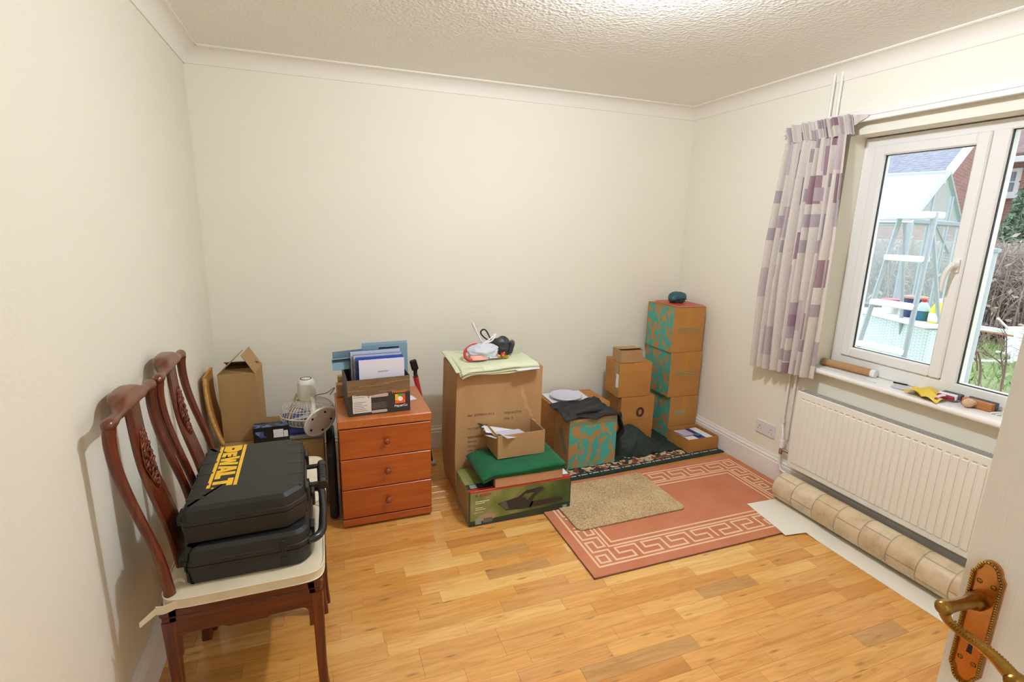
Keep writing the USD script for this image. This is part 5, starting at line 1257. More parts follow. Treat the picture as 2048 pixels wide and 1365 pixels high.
# running fret: one motif of length P and height Hk, drawn along each side between the lines
Hk = 0.082; lw = 0.0115
def fret_half(n, P):
    pts = [(0, Hk), (0, 0)]
    for i in range(n):
        x = i*P
        pts += [(x+0.74*P, 0), (x+0.74*P, 0.5*Hk), (x+0.26*P, 0.5*Hk), (x+0.26*P, Hk), (x+P, Hk), (x+P, 0)]
    return sg.LineString([(-0.070, Hk)]+pts).buffer(lw/2, cap_style=2, join_style=2)
def fret_row(L):
    n = 4 if L > 0.8 else 2
    P = (L/2-(0.045 if n == 2 else 0.0))/n
    a = fret_half(n, P)
    b = affinity.translate(affinity.scale(a, -1, 1, origin=(0, 0)), L, 0)
    if n == 4:
        return a.union(b)
    c = sg.box(L/2-0.022, 0.022, L/2+0.022, 0.062).exterior.buffer(lw/2, join_style=2)
    return so.unary_union([a, b, c, sg.box(n*P, Hk-lw/2, L-n*P, Hk+lw/2)])
off = 0.080
corner = 0.082
for (ox, oy, ang, L) in ((rx0+off+corner, ry0+off, 0, rx1-rx0-2*off-2*corner), (rx1-off-corner, ry1-off, 180, rx1-rx0-2*off-2*corner), (rx1-off, ry0+off+corner, 90, ry1-ry0-2*off-2*corner), (rx0+off, ry1-off-corner, 270, ry1-ry0-2*off-2*corner)):
    key_lines.append(affinity.translate(affinity.rotate(fret_row(L), ang, origin=(0, 0)), ox, oy))
for cx, cy in ((rx0+off, ry0+off), (rx1-off-0.05, ry0+off), (rx1-off-0.05, ry1-off-0.05), (rx0+off, ry1-off-0.05)):
    key_lines.append(sg.box(cx, cy, cx+0.05, cy+0.05).exterior.buffer(lw/2, join_style=2))
part(rug, 'key_border', prism(so.unary_union(key_lines), 0.0012, 0.0078), RUGC, label='cream Greek key border')
# beige mat
MATB = usdkit.material(stage, '/World/Looks/beige_cord_mat', {'tc': ('texture_coordinate', {}), 'n': ('noise_texture', {'scale': 190.0, 'detail': 3}), 'n2': ('noise_texture', {'scale': 5.0}), 'a': ('math', {'math_type': 'multiply_add', 'value2': 0.3}),
    'rp': ('rgb_ramp', {'ramp': [(0.45, S(142, 112, 74)), (0.62, S(190, 160, 116)), (0.8, S(216, 190, 148))]}), 'b': ('bump', {'strength': 0.8, 'distance': 0.003}), 'p': ('principled_bsdf', {'roughness': 0.95})},
    [('tc.object', 'n.vector'), ('tc.object', 'n2.vector'), ('n2.fac', 'a.value1'), ('n.fac', 'a.value3'), ('a.value', 'rp.fac'), ('n.fac', 'b.height'), ('rp.color', 'p.base_color'), ('b.normal', 'p.normal')], surface='p.BSDF')
dm = thing('door_mat', 'plain beige corded mat with rounded corners, lying on the terracotta rug', 'mat', (2.117, -1.021, 0.0088), 0.012)
part(dm, 'pile', prism(sg.box(-0.340, -0.223, 0.340, 0.223).buffer(-0.03).buffer(0.03), 0.006, 0.002), MATB)
part(dm, 'rubber_backing', prism(sg.box(-0.341, -0.224, 0.341, 0.224).buffer(-0.03).buffer(0.03), 0.002), mat('mat_backing', S(86, 62, 46), 0.9))
# green runner, rotated slightly
GR = mat('dark_green_runner', S(34, 52, 44), 0.95, col2=S(26, 42, 36), nscale=20, bump=0.5, bscale=240, bdist=0.002)
run = thing('green_runner', 'dark green patterned runner rug under the cartons along the back wall', 'rug', (2.545, -0.395, 0.0), 0.045)
RL, RWd = 1.335, 0.66
part(run, 'pile', cb((RL, RWd, 0.0085), (0, 0, 0.0048), 0.002), GR)
FLOR = usdkit.material(stage, '/World/Looks/floral_band', {'tc': ('texture_coordinate', {}), 'v': ('voronoi_texture', {'scale': 46.0}), 's': ('separate_color', {}),
    'rp': ('rgb_ramp', {'interpolate': False, 'ramp': [(0.0, S(196, 172, 132)), (0.28, S(120, 62, 44)), (0.5, S(36, 48, 42)), (0.68, S(150, 84, 56)), (0.82, S(210, 190, 150)), (0.93, S(60, 50, 40))]}), 'p': ('principled_bsdf', {'roughness': 0.95})},
    [('tc.object', 'v.vector'), ('v.color', 's.color'), ('s.r', 'rp.fac'), ('rp.color', 'p.base_color')], surface='p.BSDF')
wx = np.linspace(-RL/2+0.03, RL/2-0.03, 140)
bandp = sg.Polygon([(x, -RWd/2+0.062+0.006*math.sin(x*70)) for x in wx]+[(x, -RWd/2+0.128+0.010*math.sin(x*55+1)) for x in wx[::-1]])
part(run, 'floral_band', prism(bandp, 0.0008, 0.0088), FLOR)
crm = mat('runner_cream', S(206, 196, 170), 0.95)
dsh = []
nd_ = 16
for i in range(nd_):
    x = -RL/2+0.05+i*(RL-0.1)/(nd_-1)
    dsh.append(sg.box(x-0.022, -RWd/2+0.036, x+0.022, -RWd/2+0.048).difference(sg.box(x-0.017, -RWd/2+0.0405, x+0.017, -RWd/2+0.0435)))
    dsh.append(affinity.rotate(sg.box(x+0.038, -RWd/2+0.034, x+0.045, -RWd/2+0.05), 25))
    dsh.append(affinity.rotate(sg.box(x+0.046, -RWd/2+0.034, x+0.051, -RWd/2+0.05), -25))
part(run, 'dash_border', prism(sg.MultiPolygon([p for d in dsh for p in getattr(d, 'geoms', [d])]), 0.0007, 0.0088), crm)
fl_ = [affinity.scale(sg.Point(rng.uniform(-RL/2+0.05, RL/2-0.05), -RWd/2+rng.uniform(0.135, 0.17)).buffer(0.006), 1.6, 0.8) for i in range(26)]
part(run, 'cream_motifs', prism(so.unary_union(fl_), 0.0007, 0.0088), crm)
for i, (x, y) in enumerate(((2.50, -0.60), (2.60, -0.615))):
    pass
# vinyl roll with an unrolled strip
VIN = usdkit.material(stage, '/World/Looks/vinyl_tile_print', {'uv': ('uvmap', {'attribute': 'st'}), 'm': ('mapping', {'scale': (1, 1, 1)}),
    'b': ('brick_texture', {'color1': S(226, 206, 172), 'color2': S(208, 182, 142), 'mortar': S(176, 156, 126), 'scale': 3.2, 'mortar_size': 0.012, 'mortar_smooth': 0.3, 'brick_width': 0.62, 'row_height': 0.42, 'offset': 0.37, 'squash': 0.6, 'squash_frequency': 3}),
    'n': ('noise_texture', {'scale': 11.0, 'detail': 7, 'roughness': 0.7}), 'rp': ('rgb_ramp', {'ramp': [(0.32, (0.66, 0.62, 0.56)), (0.5, (0.95, 0.94, 0.92)), (0.7, (1.1, 1.1, 1.1))]}), 'x': ('mix', {'mix_type': 'multiply', 'fac': 0.85}), 'p': ('principled_bsdf', {'roughness': 0.36})},
    [('uv.UV', 'm.vector'), ('m.vector', 'b.vector'), ('m.vector', 'n.vector'), ('n.fac', 'rp.fac'), ('b.color', 'x.color1'), ('rp.color', 'x.color2'), ('x.color', 'p.base_color')], surface='p.BSDF')
VBK = mat('vinyl_backing', S(246, 239, 222), 0.5)
vr = thing('vinyl_roll', 'roll of stone tile patterned vinyl flooring on its backing strip, below the radiator', 'vinyl roll')
cxr, czr, rr = 3.075, 0.0905, 0.0815
vy0, vy1 = -2.72, -1.315
def roll_fn(u, v):
    a = -PI/2-0.15+ u*(2*PI*3+0.5)
    r = rr-0.010*(a+PI/2)/(2*PI)*0.8
    return cxr+r*np.cos(a), vy1+(vy0-vy1)*v+0.0*u, czr+r*np.sin(a)
# outer turn with the printed face outwards
uu = np.linspace(0, 1, 64)
m_, uv_ = sheet(lambda u, v: (cxr+(rr-0.004*u)*np.sin(u*2*PI), vy1+(vy0-vy1)*v, czr-(rr-0.004*u)*np.cos(u*2*PI)), 64, 2, 0.0025, (0.52, 1.42))
part(vr, 'outer_turn', m_, VIN, True, uv=uv_)
m_, uv_ = sheet(lambda u, v: (cxr+(rr-0.006-0.03*u)*np.sin(u*6*PI), vy1-0.004+(vy0-vy1)*v, czr-(rr-0.006-0.03*u)*np.cos(u*6*PI)), 120, 2, 0.0025, (1.2, 1.42))
part(vr, 'inner_turns', m_, VBK, True)
fp = sg.Polygon([(cxr+0.0, -1.320), (2.828, -1.309), (2.788, -1.611), (2.915, -1.626), (2.905, -2.70), (cxr+0.0, -2.72)])
flat = prism(fp, 0.0022)
def subdiv_flat(poly, n):
    pass
part(vr, 'flat_strip', on(flat, (0, 0, 0.0092), (1, 0, 0), (0, 1, 0)) if False else trimesh.Trimesh(*trimesh.remesh.subdivide_to_size(flat.vertices, flat.faces, 0.06)), VBK, label='off-white backing strip')
# let the strip ride over the rug
pr_ = stage.GetPrimAtPath('/World/vinyl_roll/flat_strip')
pts = np.array(UsdGeom.Mesh(pr_).GetPointsAttr().Get())
onrug = 1/(1+np.exp(-(pts[:, 1]+1.63)/0.03))
pts[:, 2] += 0.0008+0.0088*onrug
pts[:, 2] += 0.012*np.clip((2.85-pts[:, 0])/0.06, 0, 1)**2*np.clip((pts[:, 1]+1.42)/0.11, 0, 1)**2
UsdGeom.Mesh(pr_).GetPointsAttr().Set([Gf.Vec3f(*map(float, p)) for p in pts])
part(vr, 'fallen_bit', [], VBK) if False else None

# ================================================================== WINDOW SILL ITEMS
ZSL = 0.7945
cd = thing('cardboard_tube', 'brown cardboard tube with a white end cap lying on the window sill', 'tube', (3.312, -1.395, ZSL+0.021), 0)
part(cd, 'tube_wall', tube([(-0.008, 0.125, 0), (0.022, -0.135, 0)], 0.0205, 20), CARD, 40)
part(cd, 'end_cap', tube([(0.022, -0.135, 0), (0.0255, -0.158, 0)], 0.0208, 20), PAPER, 40)
rl = thing('sill_runner_strip', 'long narrow white plastic strip lying on the sill in front of the cardboard tube', 'plastic strip', (3.232, -1.45, ZSL+0.0015))
part(rl, 'strip', cb((0.020, 0.34, 0.003), (0, 0, 0), 0.001, (0, 0, 0.05)), UPVC)
part(rl, 'groove', cb((0.003, 0.335, 0.001), (0, 0, 0.0018), 0.0003, (0, 0, 0.05)), GREYMET)
pn = thing('pencil_stub', 'short black pencil lying by the frame behind the white disc', 'pencil', (3.352, -1.672, ZSL+0.004))
part(pn, 'barrel', tube([(-0.012, 0.028, 0), (0.008, -0.028, 0.0)], 0.0038, 6), BLACKS)
part(pn, 'tip', tube([(0.008, -0.028, 0), (0.0105, -0.035, 0)], [0.0036, 0.0008], 6), CARD)
dc = thing('white_disc', 'thin pale disc lying on the sill between the tube and the yellow duster', 'disc', (3.290, -1.715, ZSL+0.0008), 0)
part(dc, 'disc', lathe([(0, 0.0), (0.040, 0.0), (0.042, 0.0015), (0.040, 0.003), (0.0, 0.003)], 32, (0, 0, 0)), mat('grey_white_plastic', S(206, 204, 208), 0.4), 40)
YD = mat('yellow_duster', S(236, 206, 84), 0.85, col2=S(226, 194, 66), nscale=14, bump=0.3, bscale=60, bdist=0.003)
yd = thing('yellow_duster', 'crumpled yellow dust cloth on the window sill edge', 'cloth', (3.262, -1.862, ZSL), 0)
part(yd, 'cloth', sheet(lambda u, v: (-0.055+0.16*v-0.03*u, 0.085-0.16*u+0.03*v, 0.004+0.020*np.abs(np.sin(u*5.5+v*3.0))*np.sin(PI*np.clip(u, 0.05, 0.95))+0.006*np.sin(v*11+u*4)+0.006), 26, 26, 0.0022)[0], YD, True)
pw = thing('pencil_stick', 'thin brown wooden stick lying behind the yellow dust cloth', 'stick', (3.338, -1.80, ZSL+0.004))
part(pw, 'stick', tube([(0.0, 0.05, 0), (0.012, -0.04, 0.004)], 0.0035, 6), mat('stick_brown', S(128, 92, 56), 0.6))
br = thing('sanding_brush', 'small grey bristle brush with a white and red handle on the sill', 'brush', (3.290, -1.915, ZSL), 0)
part(br, 'bristles', rbox((0.036, 0.078, 0.024), (0.038, 0.0, 0.024), 0.006, 3, (0, 0, 0.1)), mat('grey_bristle', S(96, 98, 104), 0.9, bump=0.6, bscale=300, bdist=0.003), 40)
part(br, 'white_collar', rbox((0.018, 0.072, 0.026), (0.012, 0.003, 0.022), 0.006, 3, (0, 0, 0.1)), PAPER, 40)
part(br, 'red_grip', [rbox((0.016, 0.066, 0.020), (-0.004, 0.004, 0.018), 0.006, 3, (0, 0, 0.1)), tube(spline([(-0.004, 0.004, 0.018), (-0.035, 0.010, 0.016), (-0.075, 0.002, 0.012)], 10), np.array([0.014, 0.013, 0.011, 0.010, 0.009, 0.009, 0.0095, 0.010, 0.010, 0.007]), 10, (0.7, 1))], mat('dark_red_handle', S(148, 34, 44), 0.35), 40)
part(br, 'pale_insert', tube(spline([(-0.012, 0.006, 0.026), (-0.035, 0.010, 0.024), (-0.062, 0.006, 0.019)], 8), np.linspace(0.010, 0.006, 8), 8, (0.6, 1)), mat('pale_pink_insert', S(232, 212, 220), 0.4), 40)
blk = thing('wooden_sanding_block', 'orange-brown wooden block with a grey sanding face, at the frame of the sill', 'sanding block', (3.327, -2.022, ZSL+0.001), 0.04)
part(blk, 'block', rbox((0.030, 0.112, 0.034), (-0.010, 0, 0.017), 0.004, 3), mat('block_wood', S(190, 124, 70), 0.5, col2=S(174, 106, 56), nscale=10, stretch=(6, 1, 6)), 40)
part(blk, 'sanding_face', rbox((0.012, 0.108, 0.038), (0.011, -0.008, 0.020), 0.003, 2), mat('sanding_grey', S(92, 92, 98), 0.9), 40)
rol = thing('wooden_bobbin', 'small turned wooden bobbin lying in front of the sanding block', 'bobbin', (3.282, -2.005, ZSL+0.0015), 0)
part(rol, 'bulb', lathe([(0.0005, -0.024), (0.010, -0.022), (0.018, -0.012), (0.020, 0.0), (0.017, 0.012), (0.011, 0.02), (0.010, 0.032), (0.0, 0.033)], 20, (0, 0, 0.020), (PI/2-0.05, 0, 1.15)), mat('turned_wood', S(216, 178, 138), 0.4), 50)
for i in range(3):
    t = thing('white_peg', ('first', 'second', 'third')[i]+' white plastic peg from the sanding block, on the sill', 'peg', (3.318, -2.098-0.020*i, ZSL+0.0045), -0.25)
    part(t, 'shaft', tube([(-0.035, 0, 0), (0.032, 0, 0.002)], 0.0042, 8), UPVC, 40)
    part(t, 'tip', tube([(0.032, 0, 0.002), (0.043, 0, 0.0024)], 0.0034, 8), GREYMET, 40)

# ================================================================== OUTSIDE
GRZ = -0.10
GRASS = mat('garden_grass', S(126, 150, 96), 0.9, col2=S(160, 164, 124), nscale=1.6, bump=0.6, bscale=24, bdist=0.03)
gl = single('garden_ground', bx(WX+0.02, 40, -30, 40, GRZ-0.2, GRZ, 0), GRASS, 'rough winter lawn outside the window', 'ground', kind='structure')
# tufts of grass
bl_ = []
V, Fc = [], []
for i in range(9000):
    x = 7.0+9*nrng.random()**1.3; y = -2.5+8*nrng.random(); a = nrng.random()*2*PI; h = 0.05+0.13*nrng.random(); w = 0.012
    b = len(V)
    V += [(x-w*math.cos(a), y-w*math.sin(a), GRZ), (x+w*math.cos(a), y+w*math.sin(a), GRZ), (x+0.06*nrng.normal(), y+0.06*nrng.normal(), GRZ+h)]
    Fc.append((b, b+1, b+2))
single('lawn_tufts', trimesh.Trimesh(V, Fc, process=False), mat('grass_blades', S(136, 164, 104), 0.8, col2=S(176, 176, 132), nscale=0.8), 'tufts of rough grass covering the winter lawn', 'grass', kind='stuff')
# greenhouse
ALU = mat('aluminium_frame', S(166, 176, 184), 0.45, 0.3)
GHG = usdkit.material(stage, '/World/Looks/greenhouse_glass', {'t': ('transparent_bsdf', {'color': (0.95, 0.98, 0.98)}), 'd': ('diffuse_bsdf', {'color': S(232, 242, 246)}), 'm': ('mix_closure', {'fac': 0.16})}, [('t.BSDF', 'm.closure1'), ('d.BSDF', 'm.closure2')], surface='m.closure')
GHW = mat('white_roof_sheet', S(236, 240, 244), 0.5)
ghp = thing('greenhouse', 'aluminium framed greenhouse with a white roof, seen through the casement', 'greenhouse')
A = np.array([5.50, -0.205, 0]); dg = np.array([0.80, 0.255, 0]); dl = np.array([-0.30, 0.955, 0]); dl /= np.linalg.norm(dl); Lg = 2.1
ze, zr = 1.66, 2.125
def P3(a, l, z): return A+dg*a+dl*l*Lg+np.array([0, 0, z])
def bar(p, q, r=0.022): return tube([p, (np.array(p)+np.array(q))/2, q], r, 6)
corners = [(0, 0), (2, 0), (2, 1), (0, 1)]
parts(ghp, 'corner_post', [bar(P3(a, l, GRZ), P3(a, l, ze), 0.025) for a, l in corners], ALU)
parts(ghp, 'eave_bar', [bar(P3(0, 0, ze), P3(2, 0, ze), 0.030), bar(P3(0, 0, ze), P3(0, 1, ze), 0.026), bar(P3(2, 0, ze), P3(2, 1, ze), 0.026), bar(P3(0, 1, ze), P3(2, 1, ze), 0.026)], ALU)
parts(ghp, 'rafter', [bar(P3(0, l, ze), P3(1, l, zr), 0.024) for l in (0, 1)]+[bar(P3(2, l, ze), P3(1, l, zr), 0.028) for l in (0, 1)], ALU)
part(ghp, 'ridge', bar(P3(1, 0, zr), P3(1, 1, zr), 0.028), ALU)
parts(ghp, 'glazing_bar', [bar(P3(0, l, GRZ), P3(0, l, ze), 0.014) for l in (0.33, 0.66)]+[bar(P3(a, 0, GRZ), P3(a, 0, ze+0.232*2*min(a, 2-a)), 0.016) for a in (0.62, 1.38)], ALU)
part(ghp, 'mid_rail', bar(P3(0, 0, 0.9), P3(0, 1, 0.9), 0.016), ALU)
part(ghp, 'brace', bar(P3(0.9, 0, ze-0.02), P3(1.7, 0, ze-0.30), 0.014), ALU)
def quad_slab(a, b, c, d, th=0.006):
    n = np.cross(np.array(b)-a, np.array(d)-a); n /= np.linalg.norm(n)
    return hull([*(np.array(p)+n*th/2 for p in (a, b, c, d)), *(np.array(p)-n*th/2 for p in (a, b, c, d))])
part(ghp, 'roof_sheet', quad_slab(P3(-0.03, -0.01, ze-0.01), P3(-0.03, 1, ze-0.01), P3(1, 1, zr), P3(1, -0.01, zr), 0.01), GHW)
part(ghp, 'roof_pane', quad_slab(P3(2, 0, ze), P3(2, 1, ze), P3(1, 1, zr), P3(1, 0, zr)), GHG)
for l0, l1 in ((0, 0.33), (0.33, 0.66), (0.66, 1)):
    part(ghp, 'pane', quad_slab(P3(0, l0, GRZ), P3(0, l1, GRZ), P3(0, l1, ze), P3(0, l0, ze)), GHG)
part(ghp, 'pane', quad_slab(P3(0, 0, GRZ), P3(2, 0, GRZ), P3(2, 0, ze), P3(0, 0, ze)), GHG)
part(ghp, 'gable_pane', hull([P3(0, 0, ze), P3(2, 0, ze), P3(1, 0, zr), P3(0, 0.003, ze), P3(2, 0.003, ze), P3(1, 0.003, zr)]), GHG)
# bench with mesh front, bottles and tubs
bn = thing('garden_bench_box', 'white wire-fronted bench box standing before the greenhouse', 'bench', (5.02, -0.755, GRZ), 0.0)
part(bn, 'top_slab', cb((0.30, 0.86, 0.03), (0.06, 0.22, 0.975), 0.006, (0, 0, -0.35)), GHW)
part(bn, 'body', cb((0.22, 0.74, 0.94), (0.10, 0.20, 0.475), 0.006, (0, 0, -0.35)), usdkit.material(stage, '/World/Looks/wire_mesh_print', {'tc': ('texture_coordinate', {}), 'm': ('mapping', {'rotation': (0.78, 0, 0)}), 'c': ('checker_texture', {'color1': S(226, 236, 240), 'color2': S(196, 214, 222), 'scale': 60.0}), 'p': ('principled_bsdf', {'roughness': 0.5})}, [('tc.object', 'm.vector'), ('m.vector', 'c.vector'), ('c.color', 'p.base_color')], surface='p.BSDF'))
ZB = GRZ+0.991
bt = thing('screenwash_bottle', 'clear bottle of blue liquid with a red cap, on the bench outside', 'bottle', (5.00, -0.735, ZB))
part(bt, 'liquid', lathe([(0, 0), (0.052, 0), (0.056, 0.01), (0.054, 0.075), (0, 0.076)], 20), mat('blue_liquid', S(34, 104, 132), 0.2), 40)
part(bt, 'bottle_shoulder', lathe([(0.054, 0.075), (0.048, 0.095), (0.028, 0.130), (0.016, 0.142), (0, 0.143)], 20), mat('pale_bottle', S(190, 210, 220), 0.2), 40)
part(bt, 'cap', lathe([(0.0, 0.14), (0.017, 0.14), (0.017, 0.165), (0, 0.166)], 14), RED, 40)
bt2 = thing('detergent_bottle', 'bright yellow bottle with a white label, beside the blue one outside', 'bottle', (4.985, -0.850, ZB))
part(bt2, 'bottle', lathe([(0, 0), (0.05, 0), (0.053, 0.01), (0.05, 0.09), (0.036, 0.13), (0.016, 0.155), (0.0, 0.156)], 20), mat('yellow_bottle', S(226, 232, 60), 0.3), 40)
part(bt2, 'cap', lathe([(0.0, 0.155), (0.016, 0.155), (0.015, 0.185), (0, 0.186)], 14), UPVC, 40)
part(bt2, 'paper_label', bx(-0.0545, -0.045, -0.035, 0.03, 0.012, 0.075, 0.001), PAPER)
tb1 = thing('blue_tub', 'dark blue plastic tub behind the bottles outside', 'tub', (5.10, -0.600, ZB))
part(tb1, 'tub', lathe([(0, 0), (0.075, 0), (0.085, 0.15), (0.088, 0.15), (0.088, 0.158), (0, 0.158)], 20), mat('navy_tub', S(44, 56, 104), 0.4), 40)
part(tb1, 'rim', lathe([(0.084, 0.152), (0.092, 0.152), (0.092, 0.166), (0.084, 0.166)], 20), mat('tub_rim', S(190, 150, 136), 0.5), 40)
tb2 = thing('white_tub', 'white tub with a pink lid behind the step ladder outside', 'tub', (5.12, -0.42, ZB))
part(tb2, 'tub', lathe([(0, 0), (0.06, 0), (0.068, 0.10), (0, 0.10)], 20), UPVC, 40)
part(tb2, 'lid', lathe([(0, 0.10), (0.072, 0.10), (0.072, 0.118), (0, 0.12)], 20), mat('pink_lid', S(216, 130, 150), 0.4), 40)
# step ladder
sl = thing('step_ladder', 'aluminium step ladder standing outside the casement', 'ladder')
SLx = 4.62
def sp3(y, z, x=SLx): return (x, y, z)
topL, topR = (-0.62, 1.66), (-0.86, 1.70)
botL, botR = (-0.56, GRZ), (-0.99, GRZ)
def lerp(a, b, z): t = (z-a[1])/(b[1]-a[1]); return a[0]+(b[0]-a[0])*t
parts(sl, 'stile', [bar((SLx+0.10, topL[0], topL[1]), (SLx-0.18, botL[0], GRZ), 0.017), bar((SLx+0.10, topR[0], topR[1]), (SLx-0.18, botR[0], GRZ), 0.017)], ALU)
parts(sl, 'rear_leg', [bar((SLx+0.12, topL[0]-0.03, 1.62), (SLx+0.62, botL[0]-0.02, GRZ), 0.013), bar((SLx+0.12, topR[0]+0.03, 1.66), (SLx+0.62, botR[0]+0.03, GRZ), 0.013)], ALU)
part(sl, 'top_platform', cb((0.20, 0.30, 0.05), (SLx+0.10, -0.72, 1.68), 0.01), GHW)
for z in (1.37, 1.03, 0.70, 0.36, 0.05):
    f = (z-GRZ)/(1.66-GRZ); x = SLx-0.18+0.28*f
    a, b = lerp(topL, botL, z), lerp(topR, botR, z)
    part(sl, 'tread', cb((0.09, a-b, 0.042), (x, (a+b)/2, z), 0.006), GHW)
po_ = thing('grey_post', 'pale grey post standing on the lawn just outside the fixed pane', 'post', (4.2, -1.505, GRZ))
part(po_, 'shaft', tube([(0, 0, 0), (0, 0, 0.8), (0, 0, 1.56)], 0.022, 12), mat('pale_post', S(186, 194, 200), 0.5), 40)
part(po_, 'cap', lathe([(0.0, 1.555), (0.034, 1.555), (0.034, 1.575), (0, 1.58)], 12), ALU)
# houses
TILEG = usdkit.material(stage, '/World/Looks/grey_roof_tiles', {'tc': ('texture_coordinate', {}), 'n': ('noise_texture', {'scale': 9.0, 'detail': 4}), 'w': ('wave_texture', {'bands_direction': 'z', 'scale': 5.0, 'distortion': 1.0}), 'a': ('math', {'math_type': 'multiply_add', 'value2': 0.25}), 'rp': ('rgb_ramp', {'ramp': [(0.35, S(104, 108, 124)), (0.8, S(142, 146, 160))]}), 'p': ('principled_bsdf', {'roughness': 0.8})},
    [('tc.object', 'n.vector'), ('tc.object', 'w.vector'), ('w.fac', 'a.value1'), ('n.fac', 'a.value3'), ('a.value', 'rp.fac'), ('rp.color', 'p.base_color')], surface='p.BSDF')
TILEB = mat('brown_roof_tiles', S(122, 104, 104), 0.8, col2=S(144, 124, 122), nscale=8)
BRICK = usdkit.material(stage, '/World/Looks/far_brick', {'tc': ('texture_coordinate', {}), 's': ('separate_xyz', {}), 'c': ('combine_xyz', {}), 'ad': ('math', {'math_type': 'add'}), 'b': ('brick_texture', {'color1': S(166, 126, 118), 'color2': S(152, 112, 106), 'mortar': S(196, 172, 162), 'scale': 4.4, 'mortar_size': 0.012, 'brick_width': 1.0, 'row_height': 0.33}), 'p': ('principled_bsdf', {'roughness': 0.9})},
    [('tc.object', 's.vector'), ('s.x', 'ad.value1'), ('s.y', 'ad.value2'), ('ad.value', 'c.x'), ('s.z', 'c.y'), ('c.vector', 'b.vector'), ('b.color', 'p.base_color')], surface='p.BSDF')
h1 = thing('house', 'house with a grey tiled roof and white gutter, far left behind the greenhouse', 'house')
part(h1, 'wall', hull([(x, y, z) for x, y, zt in ((13.2, 4.25, 2.72), (17.0, 5.78, 4.35), (17.0, 12.0, 4.35), (13.2, 12.0, 2.72), (17.7, 6.0, 3.7), (17.7, 12.0, 3.7)) for z in (GRZ, zt)]), BRICK)
part(h1, 'roof', quad_slab((12.9, 3.98, 2.80), (12.9, 12.2, 2.80), (17.0, 12.2, 4.60), (17.0, 5.62, 4.60), 0.12), TILEG)
part(h1, 'roof', quad_slab((17.0, 5.62, 4.60), (17.0, 12.2, 4.60), (17.8, 12.2, 3.80), (17.8, 5.95, 3.80), 0.12), TILEG)
part(h1, 'gutter', bx(12.78, 12.95, 3.95, 12.2, 2.60, 2.79, 0.01), GHW)
part(h1, 'verge_board', quad_slab((12.85, 3.93, 2.68), (12.85, 3.93, 2.90), (17.0, 5.58, 4.74), (17.0, 5.58, 4.50), 0.08), GHW)
h2 = thing('house', 'red brick house with a white framed window, behind the evergreen tree', 'house')
part(h2, 'wall', bx(18.4, 22.5, -3.0, 8.0, GRZ, 3.60, 0), BRICK)
part(h2, 'roof', quad_slab((18.05, -3.2, 3.66), (18.05, 9.0, 3.66), (21.0, 9.0, 6.2), (21.0, -3.2, 6.2), 0.14), TILEB)
part(h2, 'gutter', bx(17.94, 18.10, -3.2, 9.0, 3.48, 3.63, 0.01), GHW)
def house_window(y0, y1, z0, z1):
    x = 18.4
    f = part(h2, 'window', [bx(x-0.06, x+0.02, y1-0.09, y1, z0, z1), bx(x-0.06, x+0.02, y0, y0+0.09, z0, z1), bx(x-0.06, x+0.02, y0+0.09, y1-0.09, z1-0.09, z1), bx(x-0.06, x+0.02, y0+0.09, y1-0.09, z0, z0+0.09), bx(x-0.05, x+0.01, (y0+y1)/2-0.02, (y0+y1)/2+0.02, z0, z1), bx(x-0.05, x+0.01, y0, y1, (z0+z1)/2-0.02, (z0+z1)/2+0.02), bx(x-0.14, x, y0-0.08, y1+0.08, z0-0.09, z0)], GHW)
    part(f, 'pane', bx(x-0.02, x-0.01, y0+0.05, y1-0.05, z0+0.05, z1-0.05, 0), mat('far_window_glass', S(150, 166, 186), 0.15))
house_window(5.42, 6.05, 2.66, 3.36)
house_window(2.2, 3.1, 2.46, 3.24)
# evergreen
def leafy(name, label, cat, loc, h, r, n, size, m, shape, seed, trunk):
    g_ = np.random.default_rng(seed)
    V, Fc = [], []
    for i in range(n):
        t = g_.random(); a = g_.random()*2*PI; rad = shape(t)*r*(0.45+0.55*g_.random())*(1+0.25*math.sin(a*5+t*9))
        p = np.array([rad*math.cos(a), rad*math.sin(a), t*h])
        d = g_.normal(size=3); d /= np.linalg.norm(d); e = np.cross(d, g_.normal(size=3)); e /= np.linalg.norm(e)+1e-9
        s_ = size*(0.5+g_.random()); b = len(V)
        V += [p-d*s_, p+e*s_*0.5, p+d*s_, p-e*s_*0.5]; Fc += [(b, b+1, b+2), (b, b+2, b+3)]
    t_ = thing(name, label, cat, loc)
    part(t_, 'foliage', trimesh.Trimesh(V, Fc, process=False), m, kind='stuff')
    part(t_, 'trunk', tube([(0, 0, 0), (0, 0, h*0.5), (0, 0, h*0.95)], [trunk, trunk*0.7, trunk*0.2], 8), mat(name+'_bark', S(92, 78, 66), 0.9))
leafy('evergreen_tree', 'dense dark evergreen tree beyond the fence, in front of the brick house', 'tree', (12.7, 2.46, GRZ), 2.62, 0.50, 5200, 0.06, mat('evergreen_needles', S(92, 118, 98), 0.8, col2=S(126, 146, 120), nscale=2), lambda t: (1-t)**0.6*min(1, 0.4+4*t), 3, 0.08)
# fence of boards
FEN = [mat(f'fence_grey_{i}', S(*c), 0.9) for i, c in enumerate(((176, 170, 164), (186, 178, 170), (164, 160, 156)))]
fe = thing('board_fence', 'weathered grey board fence across the end of the garden', 'fence')
i = 0
y = -2.4
while y < 4.4:
    part(fe, 'board', bx(11.5+0.012*(i % 2), 11.52+0.012*(i % 2), y, y+0.112, GRZ+0.03, 1.44, 0.004), FEN[i % 3])
    if i % 16 == 2:
        part(fe, 'post', bx(11.42, 11.5, y, y+0.09, GRZ, 1.52, 0.006), FEN[1])
    y += 0.118; i += 1
parts(fe, 'rail', [bx(11.535, 11.585, -2.4, 4.4, z, z+0.08, 0.004) for z in (0.3, 1.1)], FEN[2])
